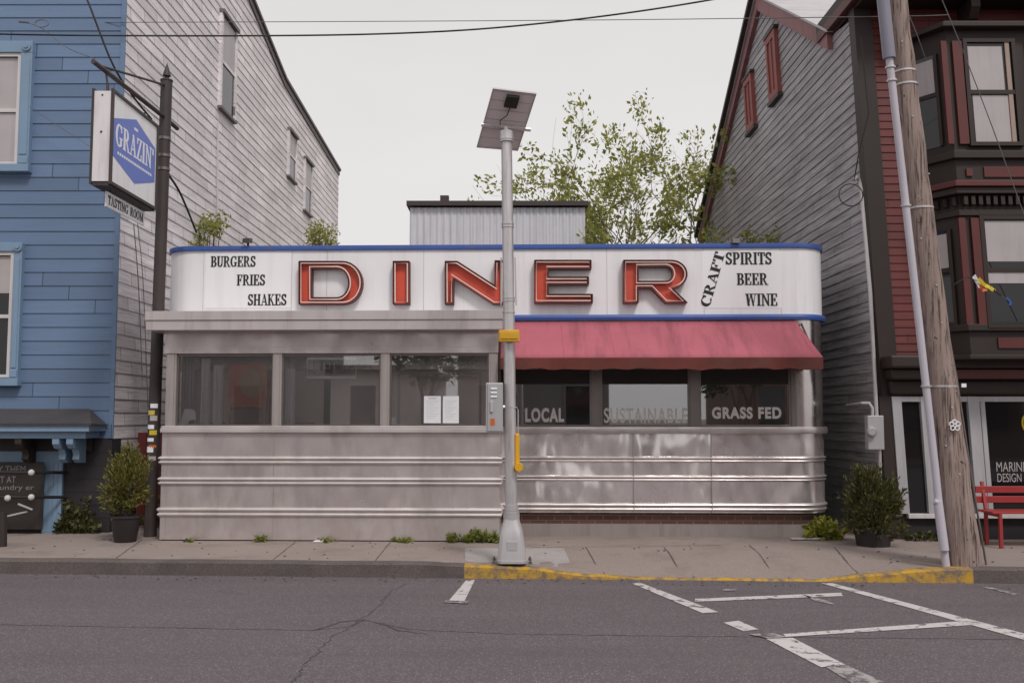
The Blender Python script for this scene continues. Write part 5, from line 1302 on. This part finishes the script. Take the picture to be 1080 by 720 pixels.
# ------------------------------------------------------------------ wires
def wire(label, pts, r, m='cable', Y=9.0, n=24):
    P = [Vector(p) if len(p) == 3 and not isinstance(p, tuple) else at(*p) for p in pts]; out = []
    for i in range(len(P)-1):
        for k in range(n):
            t = k/n; p0 = P[max(i-1,0)]; p1 = P[i]; p2 = P[i+1]; p3 = P[min(i+2,len(P)-1)]
            out.append(.5*((2*p1)+(p2-p0)*t+(2*p0-5*p1+4*p2-p3)*t*t+(3*p1-p0-3*p2+p3)*t**3))
    out.append(P[-1]); mb = MB(); mb.tube(out, r, 6)
    return tag(mb.build('overhead_wire', M[m], smooth=60), label, 'wire')
wire('thick overhead wire sagging from the blue building up to the upper right sky', [(-300,22,9.6),(-40,35,9.6),(180,38,9.6),(400,36,9.5),(560,26,9.4),(750,0,9.2),(980,-48,9.0)], .0085)
wire('thin straight overhead wire crossing the sky from edge to edge', [(-300,22,14.5),(0,24,14),(540,22,12.5),(910,18,10.9),(1000,16,10.6)], .005, 'cable_grey')
wire('black feed cable dropping from above onto the box sign arm', [(70,-50,11.9),(92,0,11.9),(118,66,12.0),(139,100,12.3),(160,126,12.8)], .014)
wire('looped cable coming off the iron post toward the alley', [(176,182,13.3),(188,200,13.6),(198,222,14.2),(207,245,15.0)], .016)
wire('slanting thin wire passing in front of the bay window', [(985,-20,11.5),(1010,40,11.6),(1045,130,11.7),(1080,226,11.8),(1120,330,11.9)], .006, 'cable_grey')
wire('short thin wire stub beside the top of the wooden pole', [(955,8,11.2),(966,34,11.2),(976,62,11.3)], .005, 'cable_grey')
wire('low thin wire looping from blue wall to the box sign', [(20,22,12.5),(44,30,12.5),(70,50,12.4),(100,62,12.3)], .005, 'cable_grey')
wire('faint thin wire slanting across the blue wall below the upper window', [(30,112,13.5),(60,132,13.5),(100,158,13.4)], .004, 'cable_grey')
wire('first thin cable hanging down the white side wall below the plate', [(141,236,13.9),(146,300,13.95),(150,400,14.0)], .007, 'cable_grey')
wire('second thin cable hanging down the white side wall below the plate', [(145,234,14.1),(151,300,14.2),(156,430,14.2)], .006, 'cable_grey')
m = MB(); m.tube([at(44,25,12.4)+Vector((.09*math.cos(t*.5),0,.05*math.sin(t*.5))) for t in range(13)],.006,5,True); m.tube([at(20,23,12.4),at(30,24,12.4)],.014,6); tag(m.build('wire_splice', M['cable_grey']), 'small loop of splice wire on the cable above the upper blue window', 'wire splice')

p = DM @ dl(336,569,-.06); p.z = 0
m = MB(); m.hexa([p+Vector((-.07,-.03,.004)),p+Vector((.06,-.045,.004)),p+Vector((.075,.03,.02)),p+Vector((-.05,.04,.012))],[p+Vector((-.07,-.03,.007)),p+Vector((.06,-.045,.007)),p+Vector((.075,.03,.023)),p+Vector((-.05,.04,.015))]); tag(m.build('paper_scrap', M['paper']), 'small white paper scrap lying at the middle of the front room base', 'litter')
p = gnd(850,568.5,.01)
m = MB(); m.bar(p+Vector((-.2,0,.01)),p+Vector((.22,.02,.01)),.09,.02); tag(m.build('wood_offcut', M['shade'], bevel=.004), 'pale flat board lying on the pavement at the diner right end', 'board')
random.seed(99); m = MB()
for k in range(260):
    x = random.uniform(-7,7); y = random.choice((curb_y(x)-random.uniform(.03,.35)**1.0, curb_y(x)+random.uniform(.25,1.9)))
    z = ROADZ+.002 if y < curb_y(x) else walk_z(x,y)+.002; r_ = random.uniform(.004,.014)
    m.sphere((x,y,z+r_*.3), r_, 5, 3, (1.4,.9,.5))
tag(m.build('grit', M['joint']), kind='stuff', label='scattered grit and crumbs along the gutter and pavement', cat='grit')

# ------------------------------------------------------------------ bench
bb0 = gnd(1043,578,0)
be_ = thing('park_bench', 'red slatted bench in front of the dark shop window', 'bench', (bb0.x,bb0.y,0))
y0 = bb0.y; xL = at(1033,520,y0+.3).x; xR = xL+1.5
m = MB()
for zz in (at(1050,519.5,y0+.4).z,at(1050,530,y0+.4).z): m.box(xL,xR,y0+.40,y0+.425,zz,zz+.085)
m.build('backrest', M['bench'], be_, bevel=.006)
m = MB()
for k in range(4): m.box(xL,xR,y0-.02+k*.105,y0+.07+k*.105,.415,.44)
m.build('seat', M['bench'], be_, bevel=.005)
for x in (xL+.1,xR-.1):
    for yy in (y0,y0+.36):
        m = MB(); m.box(x-.02,x+.02,yy-.02,yy+.02,0,.414); m.build('leg', M['bench'], be_, bevel=.004)
    m = MB(); m.bar((x,y0+.36,.44),(x,y0+.44,.78),.035,.035,(0,1,0)); m.build('back_support', M['bench'], be_)
    m = MB(); m.box(x-.018,x+.018,y0+.021,y0+.339,.375,.413); m.build('side_rail', M['bench'], be_)

# ------------------------------------------------------------------ plants
def leaf(mb, p, d, s, w=.45):
    d = d.normalized(); q = d.orthogonal().normalized(); q.rotate(Matrix.Rotation(random.uniform(0,6.28),3,d)) if False else None
    t = random.uniform(0,6.28); o = d.orthogonal().normalized(); r = d.cross(o); q = o*math.cos(t)+r*math.sin(t)
    mb.quad(p, p+d*s*.5+q*s*w*.5, p+d*s, p+d*s*.5-q*s*w*.5)
def rv(): 
    while True:
        v = Vector((random.uniform(-1,1),random.uniform(-1,1),random.uniform(-1,1)))
        if .05 < v.length < 1: return v
def shrub(name, label, base, rx, rz, zc, mt, pot=None, n=3600, seed=1, leafs=.055, group=None, cat='shrub'):
    random.seed(seed)
    t = thing(name, label, cat, base, 0, group); base = Vector(base)
    m = MB()
    for k in range(int(n/40)):
        v = rv().normalized()
        v.z = v.z if v.z > -.7 else -.7
        prof = 1.0-.35*max(0,v.z)
        c = base+Vector((v.x*rx*prof,v.y*rx*prof,zc+v.z*rz))*1.0
        c = base+Vector((0,0,zc))+(c-base-Vector((0,0,zc)))*random.uniform(.4,1.0)*random.choice((1,1,.9,1.16))
        out = (c-(base+Vector((0,0,zc)))).normalized()
        for j in range(40):
            d = (out*.7+Vector((0,0,.75))+rv()*.75)
            tl = j/40*.17; leaf(m, c+out*tl*.6+Vector((0,0,tl*.7))+rv()*(.085-.25*tl), d, leafs*random.uniform(.6,1.5), .33)
    m.build('foliage', M[mt], t)
    m = MB()
    for k in range(7):
        v = rv(); m.tube([base+Vector((0,0,max(.0,zc-rz*1.1))),base+Vector((v.x*rx*.4,v.y*rx*.4,zc)),base+Vector((v.x*rx*.7,v.y*rx*.7,zc+rz*.6))],[.018,.012,.005],6)
    m.build('stems', M['bark'], t)
    return t
# left potted cypress
b0 = gnd(132,571,0); 
t = shrub('potted_shrub', 'olive green potted evergreen in a black pot at the diner left corner', b0, .20, .38, .68, 'leaf_shrub', n=4600, seed=3, cat='potted plant')
m = MB(); m.lathe(b0,[(.13,0),(.135,.01),(.185,.30),(.20,.31),(.20,.34),(.175,.34),(.17,.30)],28); pt_ = m.build('pot', M['pot'], t, smooth=35)
m = MB(); m.lathe(b0,[(.168,.29),(.168,.305)],20); m.build('soil', M['soil'], pt_)
b1 = gnd(921,575,0)
t = shrub('potted_shrub', 'dark green bushy evergreen in a wide dark planter below the electric meter', b1, .32, .40, .44, 'leaf_dark', n=6400, seed=5, cat='potted plant')
m = MB(); m.lathe(b1,[(.20,0),(.20,.01),(.23,.20),(.24,.21),(.24,.23),(.22,.23),(.21,.20)],28); pt_ = m.build('pot', M['pot'], t, smooth=35)
m = MB(); m.lathe(b1,[(.21,.19),(.21,.205)],20); m.build('soil', M['soil'], pt_)
def weed(name, label, base, w, h, n, mt, seed, cat='weed', group=None, depth=.12, ls=.05):
    random.seed(seed); m = MB(); base = Vector(base)
    for k in range(n):
        x = random.uniform(-w,w); y = random.uniform(-depth,depth*.3); hh = h*random.uniform(.3,1)*(1-.55*(x/w)**2)
        p0 = base+Vector((x,y,0)); p1 = p0+Vector((random.uniform(-.08,.08),random.uniform(-.08,.04),hh))
        m.tube([p0,p0.lerp(p1,.5)+rv()*.015,p1],[.004,.003,.002],4)
        for j in range(7):
            leaf(m, p0.lerp(p1,random.uniform(.2,1)), rv()+Vector((0,0,.35)), ls*random.uniform(.6,1.4), .6)
    return tag(m.build(name, M[mt]), label, cat, group)
fb = lambda px: (DM @ Vector((fu(px,568),-.02,0)))
for px,w_,h_,n_,sd,lab in ((507,.22,.17,70,11,'widest green weed clump at the front room base next to the beacon pole'),(478,.06,.12,16,12,'small weed tuft just left of the widest clump at the front room base'),(276,.07,.09,14,13,'tiny weed tuft under the seam of the front room panel'),(345,.045,.06,9,14,'tiny weed sprout at the middle of the front room base'),(424,.10,.04,10,15,'very low weed line at the right part of the front room base'),(206,.05,.03,6,16,'faint weed sprout at the left part of the front room base')):
    b_ = fb(px); b_.z = 0; weed('weed_clump', lab, b_, w_, h_, n_, 'leaf_weed', sd, group='weeds along the front room base')
b_ = DM @ dl(866,566,V-.05); b_.z = 0; weed('flowering_plant', 'bright lime leafy plant at the right rounded end of the diner', b_, .22, .32, 60, 'leaf_lime', 21, 'plant', None, .2, .085)
b_ = Vector((at(85,560,LY).x,LY-.12,0)); weed('ivy_plant', 'dark climbing plant at the charcoal base of the blue building', b_, .28, .55, 60, 'leaf_dark', 22, 'plant', None, .05, .07)
b_ = gnd(163,556,0); weed('ivy_plant', 'thin yellow-green plant behind the potted evergreen at the iron post', b_, .16, .5, 16, 'leaf_shrub', 23, 'plant', None, .05, .08)
b_ = Vector((at(1000,572,12.7).x,12.85,0)); weed('weed_clump', 'dark dry weed patch below the shop sill beside the leaning pole', b_, .5, .16, 60, 'leaf_dark', 24, 'weed', None, .15, .06)

def tree(name, label, base, h, spread, seed, mt, nleaf=14, depth=4, r0=.11, lsz=.2, group=None, lean_=(0,0), first=.25, up=.5, skip=.4, crad=.4):
    random.seed(seed); t = thing(name, label, 'tree', base, 0, group)
    tr = MB(); cr = MB(); base = Vector(base); tips = []
    def grow(p, d, ln, r, lev):
        n = 4; pts = [p]; rr = [r]
        for k in range(n):
            d = (d+rv()*.16+Vector((0,0,.05*up))).normalized(); p = p+d*ln/n; pts.append(p); rr.append(r*(1-.4*(k+1)/n))
        (tr).tube(pts, rr, 7 if lev < 2 else 4)
        if lev >= depth-1:
            for q in pts[2:]: tips.append((q,d))
        if lev < depth:
            nb = 3 if lev < depth-1 else 3
            for k in range(nb):
                a = random.uniform(0,6.28); o = d.orthogonal().normalized(); s = d.cross(o); side_ = o*math.cos(a)+s*math.sin(a)
                nd = (d*.75+side_*random.uniform(.45,.95)*spread+Vector((0,0,.15*up))).normalized()
                st_ = pts[-1] if k < 2 else pts[random.choice((2,3))]
                grow(st_, nd, ln*random.uniform(.62,.86), rr[-1]*.8, lev+1)
    grow(base, Vector((lean_[0],lean_[1],1)).normalized(), h*.34, r0, 0)
    for q,d in tips:
        if random.random() < skip: continue
        for j in range(nleaf):
            leaf(cr, q+rv()*crad, d+rv()*1.3+Vector((0,0,-.1)), lsz*random.uniform(.5,1.1), .5)
    tr.build('trunk', M['bark'], t, smooth=60); cr.build('crown', M[mt], t)
    return t
tree('deciduous_tree', 'sparse spring tree with airy yellow-green leaves behind the diner right of the metal shed', at(666,300,25) - Vector((0,0,at(666,300,25).z)), 9.6, .82, 42, 'leaf_spring', 30, 5, .17, .17, 'trees behind the diner', skip=.80, crad=.30)
tree('deciduous_tree', 'smaller sparse tree rising above the shed roof behind the solar panel', at(622,300,27) - Vector((0,0,at(622,300,27).z)), 8.6, .8, 57, 'leaf_spring', 26, 5, .15, .165, 'trees behind the diner', skip=.73, crad=.30)
for px,py,Y,w_,h_,sd,lab in ((213,256,17.2,.30,.52,31,'green sapling poking above the diner roof beside the white side wall'),(343,256,22,.30,.42,32,'small bright sapling top above the diner roof, nearest the metal shed'),(785,256,17.5,.6,.8,33,'olive sapling above the diner roof before the grey gable wall')):
    p = at(px,py+(14 if px > 700 else 4),Y); random.seed(sd); t = thing('sapling', lab, 'sapling', (p.x,p.y,0), 0, 'saplings behind the diner'); cr = MB(); tr = MB(); base = Vector((p.x,p.y,0))
    for k in range(16):
        q = p+Vector((random.uniform(-w_,w_),random.uniform(-.4,.4),h_*random.uniform(-.3,1)*(1 if px < 700 else .55))); tr.tube([base,base.lerp(q,.55)+rv()*.1,q],[.025,.018,.006],5)
        for j in range(46): leaf(cr, q+rv()*.2, rv()+Vector((0,0,.2)), .095*random.uniform(.6,1.2), .5)
    tr.build('stem', M['bark'], t); cr.build('crown', M['leaf_spring'], t)

# ------------------------------------------------------------------ metal shed behind
sy = 20.0; a = at(432,258,sy); b_ = at(617,214,sy)
sh = thing('metal_shed', 'white corrugated metal shed with dark brown eave behind the diner', 'shed', ((a.x+b_.x)/2,sy,0))
m = MB(); n = int((b_.x-a.x)/.034)
for i in range(n):
    x0_, x1_ = a.x+(b_.x-a.x)*i/n, a.x+(b_.x-a.x)*(i+1)/n; ph = (i%4); y_ = [0,-.014,-.014,0][ph]; y2 = [-.014,-.014,0,0][ph]
    m.quad(Vector((x0_,sy+y_,0)),Vector((x1_,sy+y2,0)),Vector((x1_,sy+y2,b_.z-.1)),Vector((x0_,sy+y_,b_.z-.1)))
m.build('wall', M['corr'], sh)
m = MB(); m.box(a.x+.01,b_.x-.01,sy+.02,sy+5,0,b_.z-.12); m.build('structure_core', M['corr'], sh)
m = MB(); m.box(a.x-.06,b_.x+.06,sy-.12,sy+5.1,b_.z-.075,b_.z+.02); rf = m.build('roof', M['brown_trim'], sh)
c = at(469,210,sy+.5); m = MB(); m.box(c.x-.09,c.x+.09,sy+.4,sy+.58,b_.z+.02,at(469,206,sy+.4).z); m.build('chimney', M['brown_trim'], rf)

# ------------------------------------------------------------------ far side of the street (seen as reflections)
def far_block(label, x0, x1, h, mt, y=-12.2, cat='building'):
    t = thing('street_building', label, cat, ((x0+x1)/2,y,0))
    m = MB(); m.box(x0,x1,y-9,y,-.1,h); m.build('wall', M[mt], t)
    m = MB(); m.box(x0-.15,x1+.15,y-9.1,y+.25,h,h+.3); m.build('cornice', M['brown_trim'], t)
    k = 0; x = x0+.8
    while x < x1-1.2:
        for z in (1.0, 4.1):
            if z+1.9 < h:
                m = MB(); m.box(x,x+1.0,y,y+.02,z,z+1.8); wn = m.build('window', M['dark_glass'], t)
                m = MB(); m.box(x-.1,x,y,y+.06,z,z+1.8); m.box(x+1,x+1.1,y,y+.06,z,z+1.8); m.box(x-.1,x+1.1,y,y+.07,z+1.8,z+1.92); m.box(x-.12,x+1.12,y,y+.1,z-.08,z); m.build('frame', M[mt], wn)
        x += 3.4
far_block('tall grey rendered building across the street, farthest left', -20, -10.2, 5.4, 'stucco')
far_block('low pale house across the street between two gaps', -8.6, -5.2, 3.3, 'pale_far')
far_block('grey building across the street reflected in the window marked local', -3.6, 2.3, 4.6, 'stucco')
tree('street_tree', 'dark street tree across the road before the gap beside the low pale house', (-4.6,-9.4,0), 6.0, .9, 78, 'leaf_far', 14, 4, .16, .3)
far_block('brick building across the street reflected in the right diner window', 7.3, 20, 4.8, 'brick_far')
tree('street_tree', 'leafy street tree across the road reflected in the right diner window', (7.0,-9.5,0), 5.6, .9, 77, 'leaf_far', 14, 4, .14, .3)
